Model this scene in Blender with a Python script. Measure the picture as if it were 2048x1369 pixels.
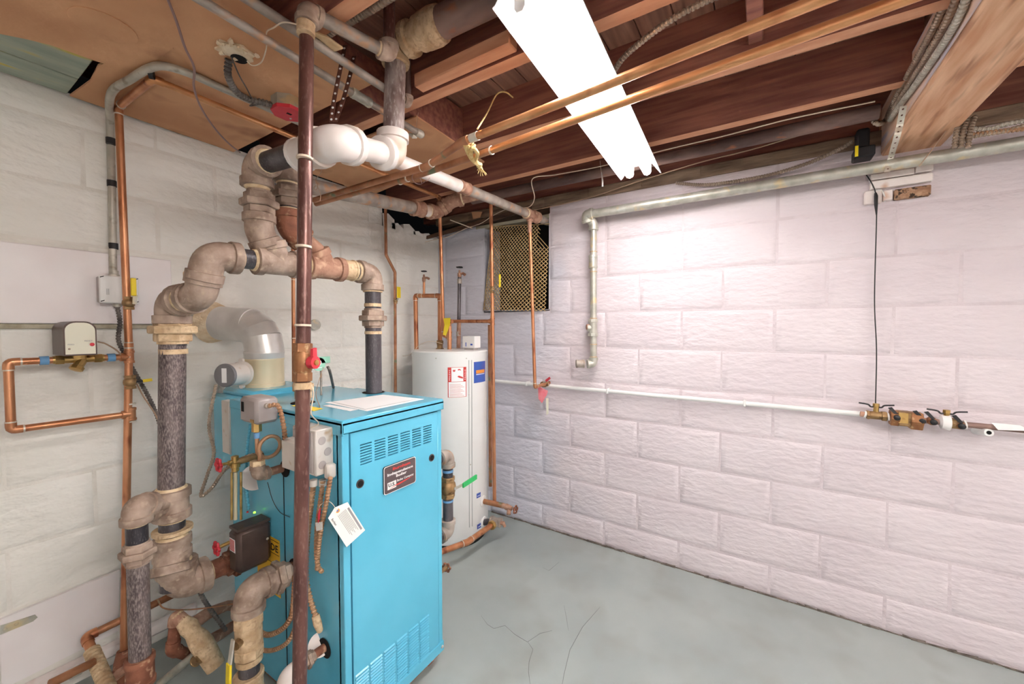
import bpy, math, random
from mathutils import Vector, Matrix
V = Vector
random.seed(7)
SC = bpy.context.scene
COL = SC.collection
for o in list(bpy.data.objects):
    bpy.data.objects.remove(o)

# ------------------------------------------------------------------ camera, world, exposure
# room corner at the origin: wall_left is the plane y = 0, wall_back the plane x = 0, floor z = 0
CAM = V((-2.245, -2.08, 1.284)); YAW = math.radians(32.4); PIT = math.radians(-1.98); FPX = 796.4
cd = bpy.data.cameras.new('camera'); cam = bpy.data.objects.new('camera', cd); COL.objects.link(cam)
cd.sensor_width = 36.0; cd.lens = 36.0 * FPX / 2048.0; cd.clip_start = 0.02
cam.location = CAM
cam.rotation_euler = (math.pi / 2 + PIT, 0, YAW - math.pi / 2)
SC.camera = cam
w = bpy.data.worlds.new('world'); SC.world = w; w.use_nodes = True
w.node_tree.nodes['Background'].inputs[0].default_value = (.9, .92, 1, 1)
w.node_tree.nodes['Background'].inputs[1].default_value = 0.001
SC.view_settings.view_transform = 'Standard'; SC.view_settings.look = 'None'
SC.view_settings.gamma = 1; SC.view_settings.use_curve_mapping = False
SC.view_settings.exposure = 1.3
TUBE_STRENGTH = 16.0; FILL_TUBE_STRENGTH = 32.0
SC.cycles.max_bounces = 6; SC.cycles.diffuse_bounces = 4; SC.cycles.glossy_bounces = 3; SC.cycles.adaptive_threshold = 0.05; SC.cycles.adaptive_min_samples = 16

# ------------------------------------------------------------------ measuring helpers (photo pixel -> point on a plane of the room)
_fw = V((math.cos(YAW) * math.cos(PIT), math.sin(YAW) * math.cos(PIT), math.sin(PIT)))
_rt = V((math.sin(YAW), -math.cos(YAW), 0)); _up = _rt.cross(_fw)
def _ray(u, v): return _fw + _rt * ((u - 1024) / FPX) - _up * ((v - 684.5) / FPX)
def PX(u, v, x): d = _ray(u, v); return CAM + d * ((x - CAM.x) / d.x)
def PY(u, v, y): d = _ray(u, v); return CAM + d * ((y - CAM.y) / d.y)
def PZ(u, v, z): d = _ray(u, v); return CAM + d * ((z - CAM.z) / d.z)

# ------------------------------------------------------------------ materials
def lin(c):
    return tuple(((x / 255) / 12.92 if x / 255 <= .04045 else ((x / 255 + .055) / 1.055) ** 2.4) for x in c)
MATS = {}
def mat(name, c1, c2=None, rough=.6, metal=0.0, scale=12.0, bump=.0, bscale=60.0, stretch=(1, 1, 1), lo=.35, hi=.65,
        emit=None, c3=None, s3=90.0, lo3=.62, hi3=.7, coat=0.0, detail=3.0, rvar=0.0, spec=None, bdist=.004):
    m = bpy.data.materials.new(name); m.use_nodes = True; MATS[name] = m
    nt = m.node_tree; N = nt.nodes; L = nt.links; b = N['Principled BSDF']
    b.inputs['Roughness'].default_value = rough; b.inputs['Metallic'].default_value = metal
    if spec is not None: b.inputs['Specular IOR Level'].default_value = spec
    if coat: b.inputs['Coat Weight'].default_value = coat; b.inputs['Coat Roughness'].default_value = .12
    b.inputs['Base Color'].default_value = (*lin(c1), 1)
    if c2 or bump or c3:
        g = N.new('ShaderNodeNewGeometry'); mp = N.new('ShaderNodeMapping'); L.new(g.outputs['Position'], mp.inputs['Vector'])
        mp.inputs['Scale'].default_value = stretch
    if c2:
        n = N.new('ShaderNodeTexNoise'); n.inputs['Scale'].default_value = scale; n.inputs['Detail'].default_value = detail
        L.new(mp.outputs[0], n.inputs['Vector'])
        r = N.new('ShaderNodeValToRGB'); L.new(n.outputs['Fac'], r.inputs['Fac'])
        r.color_ramp.elements[0].position = lo; r.color_ramp.elements[1].position = hi
        r.color_ramp.elements[0].color = (*lin(c1), 1); r.color_ramp.elements[1].color = (*lin(c2), 1)
        out = r.outputs['Color']
        if c3:
            n3 = N.new('ShaderNodeTexNoise'); n3.inputs['Scale'].default_value = s3; n3.inputs['Detail'].default_value = 2
            L.new(mp.outputs[0], n3.inputs['Vector'])
            r3 = N.new('ShaderNodeValToRGB'); L.new(n3.outputs['Fac'], r3.inputs['Fac'])
            r3.color_ramp.elements[0].position = lo3; r3.color_ramp.elements[1].position = hi3
            r3.color_ramp.elements[0].color = (0, 0, 0, 1); r3.color_ramp.elements[1].color = (1, 1, 1, 1)
            mx = N.new('ShaderNodeMix'); mx.data_type = 'RGBA'
            L.new(r3.outputs['Color'], mx.inputs[0]); L.new(out, mx.inputs[6]); mx.inputs[7].default_value = (*lin(c3), 1)
            out = mx.outputs[2]
        L.new(out, b.inputs['Base Color'])
        if rvar:
            ma = N.new('ShaderNodeMath'); ma.operation = 'MULTIPLY_ADD'; L.new(n.outputs['Fac'], ma.inputs[0])
            ma.inputs[1].default_value = rvar; ma.inputs[2].default_value = rough - rvar / 2; L.new(ma.outputs[0], b.inputs['Roughness'])
    if bump:
        nb = N.new('ShaderNodeTexNoise'); nb.inputs['Scale'].default_value = bscale; nb.inputs['Detail'].default_value = 3
        L.new(mp.outputs[0], nb.inputs['Vector'])
        bp = N.new('ShaderNodeBump'); bp.inputs['Strength'].default_value = bump; bp.inputs['Distance'].default_value = bdist
        L.new(nb.outputs['Fac'], bp.inputs['Height']); L.new(bp.outputs[0], b.inputs['Normal'])
    if emit:
        b.inputs['Emission Color'].default_value = (*lin(emit[0]), 1); b.inputs['Emission Strength'].default_value = emit[1]
    return m

mat('lavender_paint', (206, 206, 218), (216, 216, 226), rough=.62, scale=3, bump=.8, bscale=38, stretch=(1, .6, 1.5), bdist=.006)
mat('pink_paint', (217, 205, 210), (226, 215, 219), rough=.62, scale=3, bump=.8, bscale=30, stretch=(1, .6, 1.4), bdist=.008)
mat('pink_joint', (208, 195, 200), (220, 208, 212), rough=.75, scale=9, bump=.7, bscale=45, bdist=.006)
mat('cream_paint', (234, 230, 222), (243, 240, 234), rough=.65, scale=3, bump=.85, bscale=26, stretch=(.7, 1, 1.2), bdist=.009)
mat('cream_joint', (226, 221, 212), (238, 233, 226), rough=.75, scale=9, bump=.7, bscale=45, bdist=.006)
def paint_patch(name, col, y0, y1):      # older grey-lavender coat left towards the room corner, with a ragged edge
    m = MATS[name]; nt = m.node_tree; N = nt.nodes; L = nt.links; b = N['Principled BSDF']
    g = N.new('ShaderNodeNewGeometry'); sp = N.new('ShaderNodeSeparateXYZ'); L.new(g.outputs['Position'], sp.inputs[0])
    n = N.new('ShaderNodeTexNoise'); n.inputs['Scale'].default_value = 2.6; L.new(g.outputs['Position'], n.inputs['Vector'])
    a = N.new('ShaderNodeMath'); a.operation = 'MULTIPLY_ADD'; L.new(n.outputs['Fac'], a.inputs[0]); a.inputs[1].default_value = .9; L.new(sp.outputs['Y'], a.inputs[2])
    r = N.new('ShaderNodeMapRange'); r.interpolation_type = 'SMOOTHSTEP'; L.new(a.outputs[0], r.inputs['Value']); r.inputs['From Min'].default_value = y0; r.inputs['From Max'].default_value = y1
    mx = N.new('ShaderNodeMix'); mx.data_type = 'RGBA'; L.new(r.outputs[0], mx.inputs[0])
    src = b.inputs['Base Color'].links[0].from_socket; L.new(src, mx.inputs[6]); mx.inputs[7].default_value = (*lin(col), 1); L.new(mx.outputs[2], b.inputs['Base Color'])
paint_patch('pink_paint', (208, 207, 218), -.75, -.2); paint_patch('pink_joint', (202, 201, 212), -.75, -.2)
mat('board_paint', (240, 231, 231), (246, 240, 240), rough=.45, scale=5, bump=.12, bscale=25)
mat('floor_paint', (152, 161, 159), (166, 174, 171), rough=.42, scale=2.2, bump=.22, bscale=16, c3=(146, 150, 144), s3=5, lo3=.5, hi3=.85, rvar=.2)
mat('joist_wood', (138, 84, 72), (176, 114, 94), rough=.75, scale=5, stretch=(9, .7, 9), bump=.3, bscale=9)
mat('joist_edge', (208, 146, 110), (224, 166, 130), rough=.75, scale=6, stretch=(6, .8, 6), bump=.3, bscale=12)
mat('plank_wood', (150, 106, 90), (180, 132, 110), rough=.8, scale=5, stretch=(.7, 9, 9), bump=.3, bscale=9)
mat('beam_wood', (208, 152, 114), (238, 196, 160), rough=.75, scale=4, stretch=(.8, 7, 7), bump=.35, bscale=10, c3=(150, 96, 66), s3=5, lo3=.55, hi3=.75)
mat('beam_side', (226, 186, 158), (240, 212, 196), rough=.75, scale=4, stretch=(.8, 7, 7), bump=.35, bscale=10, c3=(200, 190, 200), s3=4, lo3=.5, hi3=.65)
mat('sill_wood', (104, 82, 66), (150, 126, 104), rough=.85, scale=6, stretch=(4, .8, 6), bump=.5, bscale=20)
mat('grey_wood', (160, 150, 128), (186, 178, 158), rough=.8, scale=6, stretch=(6, .8, 6), bump=.4, bscale=14)
mat('dark_wood', (70, 48, 36), (100, 72, 54), rough=.85, scale=6, stretch=(5, 1, 8), bump=.4, bscale=18)
mat('fiberboard', (196, 142, 102), (222, 170, 128), rough=.85, scale=3.0, bump=.15, bscale=90, c3=(150, 96, 64), s3=6, lo3=.6, hi3=.8)
mat('fiber_core', (222, 186, 140), (236, 208, 168), rough=.9, scale=30, bump=.5, bscale=60)
mat('green_board', (150, 160, 146), (176, 182, 164), rough=.8, scale=5, stretch=(1, 4, 4), c3=(196, 180, 90), s3=5, lo3=.6, hi3=.7)
mat('iron_pipe', (58, 54, 60), (104, 98, 102), rough=.38, metal=.35, scale=14, stretch=(1, 1, .35), c3=(122, 116, 118), s3=260, lo3=.55, hi3=.8, bump=.1, bscale=80)
mat('scuffed_pipe', (70, 58, 60), (116, 102, 100), rough=.5, metal=.2, scale=30, stretch=(1, 1, .3), c3=(160, 146, 142), s3=320, lo3=.42, hi3=.75, bump=.15, bscale=90)
mat('brown_pipe', (88, 56, 52), (122, 84, 76), rough=.3, metal=.4, scale=14, stretch=(1, 1, .3), c3=(140, 108, 98), s3=160, lo3=.55, hi3=.75, bump=.08, bscale=90)
mat('cast_iron', (132, 108, 94), (190, 168, 152), rough=.62, metal=.15, scale=18, lo=.32, hi=.68, c3=(196, 174, 152), s3=60, lo3=.55, hi3=.8, bump=.25, bscale=120)
mat('dope_iron', (192, 160, 124), (222, 196, 160), rough=.8, scale=30, c3=(176, 144, 114), s3=80, lo3=.5, hi3=.75, bump=.35, bscale=120)
mat('dope_light', (214, 186, 146), (234, 212, 178), rough=.8, scale=60, bump=.3, bscale=150)
mat('rusty_iron', (150, 106, 86), (186, 144, 122), rough=.8, metal=.1, scale=18, c3=(200, 164, 138), s3=40, lo3=.55, hi3=.7, bump=.3, bscale=120)
mat('rust_dark', (116, 68, 50), (152, 98, 74), rough=.75, metal=.1, scale=22, c3=(190, 150, 120), s3=50, lo3=.58, hi3=.72, bump=.3, bscale=120)
mat('white_pipe', (226, 214, 208), (240, 232, 228), rough=.4, scale=8, c3=(206, 176, 150), s3=9, lo3=.55, hi3=.75, bump=.08, bscale=60)
mat('grey_steel', (148, 136, 126), (184, 172, 162), rough=.55, metal=.3, scale=16, c3=(190, 150, 120), s3=25, lo3=.55, hi3=.7, bump=.12, bscale=90)
mat('rust_steel', (92, 70, 66), (150, 122, 112), rough=.6, metal=.25, scale=9, stretch=(1, .4, 1), c3=(170, 104, 66), s3=30, lo3=.62, hi3=.75, bump=.2, bscale=60)
mat('galvanized', (176, 174, 162), (206, 204, 194), rough=.4, metal=.45, scale=20, c3=(214, 196, 158), s3=18, lo3=.58, hi3=.7, bump=.05, bscale=90)
mat('bright_duct', (206, 202, 198), (228, 224, 220), rough=.3, metal=.45, scale=9, bump=.06, bscale=40)
mat('tan_duct', (226, 206, 168), (236, 218, 184), rough=.35, metal=.25, scale=6)
mat('copper', (184, 120, 82), (210, 150, 110), rough=.36, metal=.6, scale=18, stretch=(1, 1, .4), c3=(146, 84, 58), s3=22, lo3=.58, hi3=.72)
mat('copper_light', (214, 150, 100), (230, 172, 122), rough=.3, metal=.7, scale=10, c3=(190, 120, 80), s3=16, lo3=.6, hi3=.75)
mat('copper_old', (156, 102, 70), (190, 136, 100), rough=.5, metal=.45, scale=14, c3=(122, 132, 104), s3=20, lo3=.58, hi3=.72)
mat('solder', (206, 196, 180), (220, 212, 200), rough=.4, metal=.3, scale=30)
mat('brass', (180, 144, 82), (204, 170, 108), rough=.3, metal=.8, scale=20, c3=(140, 100, 50), s3=30, lo3=.62, hi3=.75)
mat('old_brass', (142, 110, 74), (174, 142, 100), rough=.5, metal=.55, scale=30, c3=(96, 66, 46), s3=36, lo3=.56, hi3=.7)
mat('blue_enamel', (88, 180, 210), (98, 188, 218), rough=.24, scale=3, coat=.3, spec=.5)
mat('dark_void', (14, 13, 14), rough=.9)
mat('black', (26, 25, 28), (38, 36, 40), rough=.45, scale=20)
mat('brown_cover', (78, 62, 58), (98, 78, 70), rough=.38, metal=.3, scale=12, bump=.05, bscale=60)
mat('white_face', (240, 236, 216), rough=.35)
mat('white_plastic', (236, 234, 232), rough=.4)
mat('paper', (246, 246, 246), rough=.7)
mat('tag_paper', (246, 243, 238), rough=.7)
mat('print_grey', (150, 146, 150), rough=.7)
mat('print_black', (30, 30, 34), rough=.7)
mat('print_red', (206, 58, 52), rough=.6)
mat('print_blue', (52, 96, 178), (78, 84, 170), rough=.5, scale=12)
mat('print_orange', (236, 150, 60), rough=.6)
mat('grey_box', (178, 168, 166), (190, 182, 180), rough=.4, metal=.35, scale=10)
mat('grey_box_light', (214, 206, 198), (226, 220, 214), rough=.4, metal=.3, scale=10, c3=(190, 160, 130), s3=22, lo3=.62, hi3=.75)
mat('bx_steel', (158, 140, 124), (186, 168, 150), rough=.4, metal=.55, scale=20)
mat('bx_tan', (168, 126, 94), (196, 156, 122), rough=.45, metal=.4, scale=20)
mat('bx_dark', (96, 90, 88), (130, 122, 116), rough=.5, metal=.4, scale=20)
mat('conduit', (178, 172, 160), (200, 194, 182), rough=.45, metal=.35, scale=14, c3=(150, 140, 124), s3=30, lo3=.6, hi3=.75)
mat('tape', (30, 28, 32), rough=.5)
mat('red_paint', (204, 48, 62), (214, 66, 78), rough=.45, scale=20)
mat('yellow_paint', (244, 214, 40), rough=.4)
mat('guide_yellow', (236, 184, 40), rough=.55)
mat('green_tag', (46, 178, 96), rough=.5)
mat('pale_green', (150, 206, 182), rough=.55)
mat('pink_tag', (240, 122, 134), (244, 150, 158), rough=.7, scale=60)
mat('enamel_white', (232, 232, 230), (238, 238, 236), rough=.3, scale=4)
mat('trim_grey', (190, 192, 190), rough=.4)
mat('mesh_gold', (196, 164, 112), (216, 188, 140), rough=.45, metal=.4, scale=20)
mat('rope', (214, 178, 112), (232, 204, 146), rough=.9, scale=60, bump=.6, bscale=200)
mat('wire_white', (232, 214, 192), rough=.5)
mat('wire_grey', (150, 120, 116), rough=.5)
mat('wire_tan', (178, 148, 124), rough=.6)
mat('strap_brown', (96, 58, 48), (120, 76, 62), rough=.6, metal=.3, scale=20)
mat('strap_steel', (214, 208, 196), (226, 220, 208), rough=.4, metal=.5, scale=20)
mat('brick_paint', (238, 224, 220), (246, 236, 232), rough=.65, scale=8, bump=.5, bscale=50, c3=(206, 160, 132), s3=12, lo3=.6, hi3=.72)
mat('brick_raw', (150, 108, 82), (196, 160, 130), rough=.9, scale=40, bump=1.0, bscale=70, c3=(70, 54, 44), s3=60, lo3=.5, hi3=.6)
mat('black_wire', (26, 26, 28), rough=.5)
mat('lamp_white', (240, 240, 244), rough=.35)
mat('tube', (255, 255, 255), rough=.4, emit=((255, 250, 246), TUBE_STRENGTH))
mat('fill_tube', (255, 255, 255), rough=.4, emit=((255, 250, 244), FILL_TUBE_STRENGTH))  # stronger emission for the unseen fill lamps behind the viewer
mat('crack', (118, 122, 118), rough=.9)
mat('dusty_pipe', (118, 96, 92), (176, 160, 156), rough=.5, metal=.15, scale=26, stretch=(1, 1, .4), c3=(206, 196, 192), s3=120, lo3=.5, hi3=.75)
mat('cap_grey', (120, 118, 122), rough=.4)
mat('led_green', (120, 230, 60), rough=.4, emit=((120, 240, 60), 1.5))
mat('rust_brass', (136, 88, 54), (168, 118, 78), rough=.5, metal=.4, scale=30, c3=(200, 170, 130), s3=60, lo3=.6, hi3=.75)
mat('grime', (92, 84, 78), (128, 118, 110), rough=.95, scale=40)
mat('blue_tape', (110, 160, 206), rough=.6)
mat('plaster', (222, 196, 160), (240, 222, 196), rough=.95, scale=30, bump=1.0, bscale=60)
mat('glass_tube', (200, 190, 160), rough=.15)
mat('room_paint', (236, 234, 232), rough=.7)

# ------------------------------------------------------------------ mesh builder
def basis(d):
    d = d.normalized(); a = V((0, 0, 1)) if abs(d.z) < .9 else V((1, 0, 0))
    x = a.cross(d).normalized(); return x, d.cross(x)
def smooth_path(pts, n=8):
    pts = [V(p) for p in pts]; P = [pts[0] * 2 - pts[1]] + pts + [pts[-1] * 2 - pts[-2]]; out = []
    for i in range(1, len(P) - 2):
        a, b, c, d = P[i - 1], P[i], P[i + 1], P[i + 2]
        for k in range(n):
            t = k / n
            out.append(.5 * ((2 * b) + (c - a) * t + (2 * a - 5 * b + 4 * c - d) * t * t + (3 * b - a - 3 * c + d) * t ** 3))
    out.append(pts[-1]); return out
def fillet(pts, rad, seg=6):
    pts = [V(p) for p in pts]; out = [pts[0]]
    for i in range(1, len(pts) - 1):
        p, a, b = pts[i], pts[i - 1], pts[i + 1]
        d1 = (a - p); d2 = (b - p); l1, l2 = d1.length, d2.length; d1.normalize(); d2.normalize()
        th = d1.angle(d2); t = min(rad / max(math.tan(th / 2), .05), l1 * .49, l2 * .49)
        s, e = p + d1 * t, p + d2 * t
        for k in range(seg + 1):
            u = k / seg; out.append(s * (1 - u) ** 2 + p * 2 * u * (1 - u) + e * u * u)
    out.append(pts[-1]); return out
class G:
    def __init__(s): s.v = []; s.f = []; s.m = []
    def add(s, v, f, mi=0):
        n = len(s.v); s.v += [tuple(p) for p in v]; s.f += [tuple(i + n for i in q) for q in f]; s.m += [mi] * len(f); return s
    def box(s, a, b, mi=0, bev=0):
        x0, x1 = sorted((a[0], b[0])); y0, y1 = sorted((a[1], b[1])); z0, z1 = sorted((a[2], b[2]))
        if bev <= 0:
            v = [(x, y, z) for z in (z0, z1) for y in (y0, y1) for x in (x0, x1)]
            return s.add(v, [(0, 2, 3, 1), (4, 5, 7, 6), (0, 1, 5, 4), (2, 6, 7, 3), (0, 4, 6, 2), (1, 3, 7, 5)], mi)
        bev = min(bev, (x1 - x0) * .49, (y1 - y0) * .49, (z1 - z0) * .49); b_ = bev; v = []; f = []; idx = {}
        for ix, x in enumerate((x0, x1)):
            for iy, y in enumerate((y0, y1)):
                for iz, z in enumerate((z0, z1)):
                    sx, sy, sz = 1 - 2 * ix, 1 - 2 * iy, 1 - 2 * iz
                    for ax, p in enumerate(((x, y + sy * b_, z + sz * b_), (x + sx * b_, y, z + sz * b_), (x + sx * b_, y + sy * b_, z))):
                        idx[ix, iy, iz, ax] = len(v); v.append(p)
        I = lambda *k: idx[k]
        for k in (0, 1):
            q = [(I(k, 0, 0, 0), I(k, 0, 1, 0), I(k, 1, 1, 0), I(k, 1, 0, 0)), (I(0, k, 0, 1), I(1, k, 0, 1), I(1, k, 1, 1), I(0, k, 1, 1)), (I(0, 0, k, 2), I(0, 1, k, 2), I(1, 1, k, 2), I(1, 0, k, 2))]
            f += q if k == 0 else [t[::-1] for t in q]
        for a_ in (0, 1):
            for c_ in (0, 1):
                f.append((I(0, a_, c_, 1), I(1, a_, c_, 1), I(1, a_, c_, 2), I(0, a_, c_, 2)))
                f.append((I(a_, 0, c_, 0), I(a_, 1, c_, 0), I(a_, 1, c_, 2), I(a_, 0, c_, 2)))
                f.append((I(a_, c_, 0, 0), I(a_, c_, 1, 0), I(a_, c_, 1, 1), I(a_, c_, 0, 1)))
                for e_ in (0, 1): f.append((I(a_, c_, e_, 0), I(a_, c_, e_, 1), I(a_, c_, e_, 2)))
        return s.add(v, f, mi)
    def sweep(s, pts, r, n=12, mi=0, cap=True):
        pts = [V(p) for p in pts]; R = r if isinstance(r, (list, tuple)) else [r] * len(pts)
        v = []; x = None
        for i, p in enumerate(pts):
            d = (pts[min(i + 1, len(pts) - 1)] - pts[max(i - 1, 0)])
            if d.length < 1e-9: d = V((0, 0, 1))
            d.normalize()
            if x is None: x, y = basis(d)
            else:
                x = x - d * x.dot(d)
                if x.length < 1e-6: x, y = basis(d)
                x.normalize(); y = d.cross(x)
            for k in range(n):
                a = 2 * math.pi * k / n; v.append(p + (x * math.cos(a) + y * math.sin(a)) * R[i])
        f = [(i * n + k, i * n + (k + 1) % n, (i + 1) * n + (k + 1) % n, (i + 1) * n + k) for i in range(len(pts) - 1) for k in range(n)]
        if cap: f += [tuple(range(n))[::-1], tuple((len(pts) - 1) * n + k for k in range(n))]
        return s.add(v, f, mi)
    def cyl(s, a, b, r, r2=None, n=20, mi=0): return s.sweep([a, b], [r, r if r2 is None else r2], n, mi)
    def lathe(s, a, d, prof, n=20, mi=0):   # prof: (distance along d, radius)
        a = V(a); d = V(d).normalized(); return s.sweep([a + d * t for t, _ in prof], [q for _, q in prof], n, mi)
    def hexa(s, c, d, r, h, mi=0, n=6):
        c = V(c); d = V(d).normalized(); b = r * .06
        return s.sweep([c - d * h / 2, c - d * (h / 2 - b), c + d * (h / 2 - b), c + d * h / 2], [r - b, r, r, r - b], n, mi)
    def quad(s, a, b, c, d, mi=0): return s.add([a, b, c, d], [(0, 1, 2, 3)], mi)
    def slab(s, poly, off, mi=0):          # planar polygon extruded by the vector off
        n = len(poly); off = V(off); p = [V(q) for q in poly]
        v = p + [q + off for q in p]
        return s.add(v, [tuple(range(n))[::-1], tuple(range(n, 2 * n))] + [(i, (i + 1) % n, n + (i + 1) % n, n + i) for i in range(n)], mi)
def obj(name, g, mats, parent=None, label=None, cat=None, group=None, kind=None, smooth=40):
    me = bpy.data.meshes.new(name); me.from_pydata(g.v, [], g.f)
    if not isinstance(mats, (list, tuple)): mats = [mats]
    for m in mats: me.materials.append(MATS[m])
    if len(mats) > 1: me.polygons.foreach_set('material_index', g.m)
    me.update()
    import bmesh
    bm = bmesh.new(); bm.from_mesh(me); bmesh.ops.recalc_face_normals(bm, faces=bm.faces); bm.to_mesh(me); bm.free()
    if smooth:
        me.polygons.foreach_set('use_smooth', [True] * len(me.polygons)); me.set_sharp_from_angle(angle=math.radians(smooth))
    o = bpy.data.objects.new(name, me); COL.objects.link(o)
    return hook(o, parent, label, cat, group, kind)
def hook(o, parent=None, label=None, cat=None, group=None, kind=None):
    if parent is not None:
        o.parent = parent
        q = parent; off = V((0, 0, 0))
        while q is not None: off += q.location; q = q.parent
        o.location = o.location - off
    if label: o['label'] = label
    if cat: o['category'] = cat
    if group: o['group'] = group
    if kind: o['kind'] = kind
    return o
def thing(name, label, cat, loc, group=None, kind=None):
    e = bpy.data.objects.new(name, None); COL.objects.link(e); e.location = loc; e.empty_display_size = .05
    return hook(e, None, label, cat, group, kind)
def text(name, body, parent, matname, origin, xdir, ydir, size, width=None, bold=0.0, spacing=1.0):
    cu = bpy.data.curves.new(name, 'FONT'); cu.body = body; cu.size = 1; cu.offset = bold; cu.resolution_u = 2; cu.space_character = spacing
    t = bpy.data.objects.new(name, cu); COL.objects.link(t)
    dg = bpy.context.evaluated_depsgraph_get(); me = bpy.data.meshes.new_from_object(t.evaluated_get(dg))
    bpy.data.objects.remove(t)
    xs = [v.co.x for v in me.vertices]; x0, x1 = min(xs), max(xs)
    sx = size if width is None else width / (x1 - x0)
    xd, yd = V(xdir).normalized(), V(ydir).normalized(); o0 = V(origin)
    for v in me.vertices: v.co = o0 + xd * ((v.co.x - x0) * sx) + yd * (v.co.y * size)
    me.materials.clear(); me.materials.append(MATS[matname]); me.name = name
    o = bpy.data.objects.new(name, me); COL.objects.link(o); return hook(o, parent)

# ------------------------------------------------------------------ plumbing parts
DOPED = ('cast_iron', 'rusty_iron', 'rust_dark')
def dope(ends, r):          # smeared jointing paste where a pipe screws into a fitting
    g = G()
    for p, d in ends: g.lathe(p - d * r * .1, d, [(0, r * 1.2), (r * .16, r * 1.18), (r * .34, r * 1.04)], 18)
    return g
def pipe(par, a, b, r, m, name='pipe', n=18): return obj(name, G().cyl(a, b, r, n=n), m, par)
def elbow(par, c, d1, d2, r, m, k=1.25, leg=2.3, bend=1.9, collar=True, name='elbow', n=18):
    c = V(c); d1 = V(d1).normalized(); d2 = V(d2).normalized(); L = r * leg; g = G()
    p = fillet([c + d1 * L, c, c + d2 * L], r * bend, 8); g.sweep(p, r * k, n)
    if collar:
        for d in (d1, d2): g.lathe(c + d * (L - r * .85), d, [(0, r * k * .98), (.06 * r, r * k * 1.14), (r * .8, r * k * 1.14), (r * .86, r * k * 1.06)], n)
    o = obj(name, g, m, par)
    if collar and m in DOPED:
        for d in (d1, d2): obj('thread_compound', dope([(c + d * L, d)], r), 'dope_light', par)
    return o
def tee(par, c, ax, br, r, m, k=1.25, leg=2.2, name='tee', rb=None, n=18):
    c = V(c); ax = V(ax).normalized(); g = G(); L = r * leg; rb = rb or r
    g.cyl(c - ax * L, c + ax * L, r * k, n=n)
    ds = [(ax, r), (-ax, r)]
    if br is not None:
        br = V(br).normalized(); g.cyl(c, c + br * (r + rb * 1.2), rb * k, n=n); ds.append((br, rb))
    for i, (d, q) in enumerate(ds):
        l = L if i < 2 else r + rb * 1.2
        g.lathe(c + d * (l - q * .8), d, [(0, q * k * .98), (.06 * q, q * k * 1.14), (q * .75, q * k * 1.14), (q * .82, q * k * 1.05)], n)
    o = obj(name, g, m, par)
    if m in DOPED:
        for d in (ax, -ax): obj('thread_compound', dope([(c + d * L, d)], r), 'dope_light', par)
    return o
def union(par, c, ax, r, m, s=1.0, name='union'):
    c = V(c); ax = V(ax).normalized(); g = G()
    g.hexa(c, ax, r * 1.82 * s, r * .72); g.hexa(c + ax * r * .7, ax, r * 1.42 * s, r * .75); g.hexa(c - ax * r * .7, ax, r * 1.42 * s, r * .75)
    g.cyl(c - ax * r * 1.3, c + ax * r * 1.3, r * 1.15 * s, n=18)
    return obj(name, g, m, par, smooth=25)
def coupling(par, c, ax, r, L, m, k=1.2, name='coupling', n=18):
    c = V(c); ax = V(ax).normalized(); h = L / 2
    return obj(name, G().lathe(c - ax * h, ax, [(0, r * k), (.003, r * k * 1.08), (h * .35, r * k * 1.08), (h * .4, r * k), (h * 1.6, r * k), (h * 1.65, r * k * 1.08), (L - .003, r * k * 1.08), (L, r * k)], n), m, par)
def ring(par, c, ax, r, m, w=.004, k=1.08, name='tie'):
    c = V(c); ax = V(ax).normalized(); return obj(name, G().cyl(c - ax * w / 2, c + ax * w / 2, r * k, n=16), m, par)
def copper_run(par, pts, r, m='copper', me=None, name='pipe', k=1.14, rings=True):
    pts = [V(p) for p in pts]; out = []
    for i in range(len(pts) - 1): out.append(pipe(par, pts[i], pts[i + 1], r, m, name, n=14))
    for i in range(1, len(pts) - 1):
        elbow(par, pts[i], pts[i - 1] - pts[i], pts[i + 1] - pts[i], r, me or m, k=k, leg=2.2, bend=2.0, collar=False, n=14)
        if rings:
            for q in (pts[i - 1], pts[i + 1]):
                d = (q - pts[i]).normalized()
                obj('solder_ring', G().cyl(pts[i] + d * r * 2.1, pts[i] + d * (r * 2.1 + .004), r * 1.18, n=14), 'solder', par)
    return out
def iron_run(par, pts, r, mp, mf, k=1.25):
    pts = [V(p) for p in pts]
    for i in range(len(pts) - 1): pipe(par, pts[i], pts[i + 1], r, mp)
    for i in range(1, len(pts) - 1): elbow(par, pts[i], pts[i - 1] - pts[i], pts[i + 1] - pts[i], r, mf, k=k)
def flex(par, pts, r, m, name='armored_cable', pitch=.0105, n=9, label=None, cat=None, group=None, sm=8):
    p = smooth_path(pts, sm)
    L = [0]
    for i in range(1, len(p)): L.append(L[-1] + (p[i] - p[i - 1]).length)
    N = max(4, int(L[-1] / pitch)); q = []; j = 0; R = []
    for i in range(4 * N + 1):          # ridge and groove of the spiral armour
        t = L[-1] * min(1.0, (i // 4 + (0, .18, .62, .8)[i % 4]) / N)
        while j < len(L) - 2 and L[j + 1] < t: j += 1
        u = (t - L[j]) / max(L[j + 1] - L[j], 1e-9); q.append(p[j].lerp(p[j + 1], u)); R.append(r if i % 4 in (1, 2) else r * .74)
    return obj(name, G().sweep(q, R, n), m, par, label, cat, group, smooth=35)
def cable(par, pts, r, m, name='wire', sm=8, n=8, **kw):
    return obj(name, G().sweep(smooth_path(pts, sm), r, n), m, par, **kw)
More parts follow.
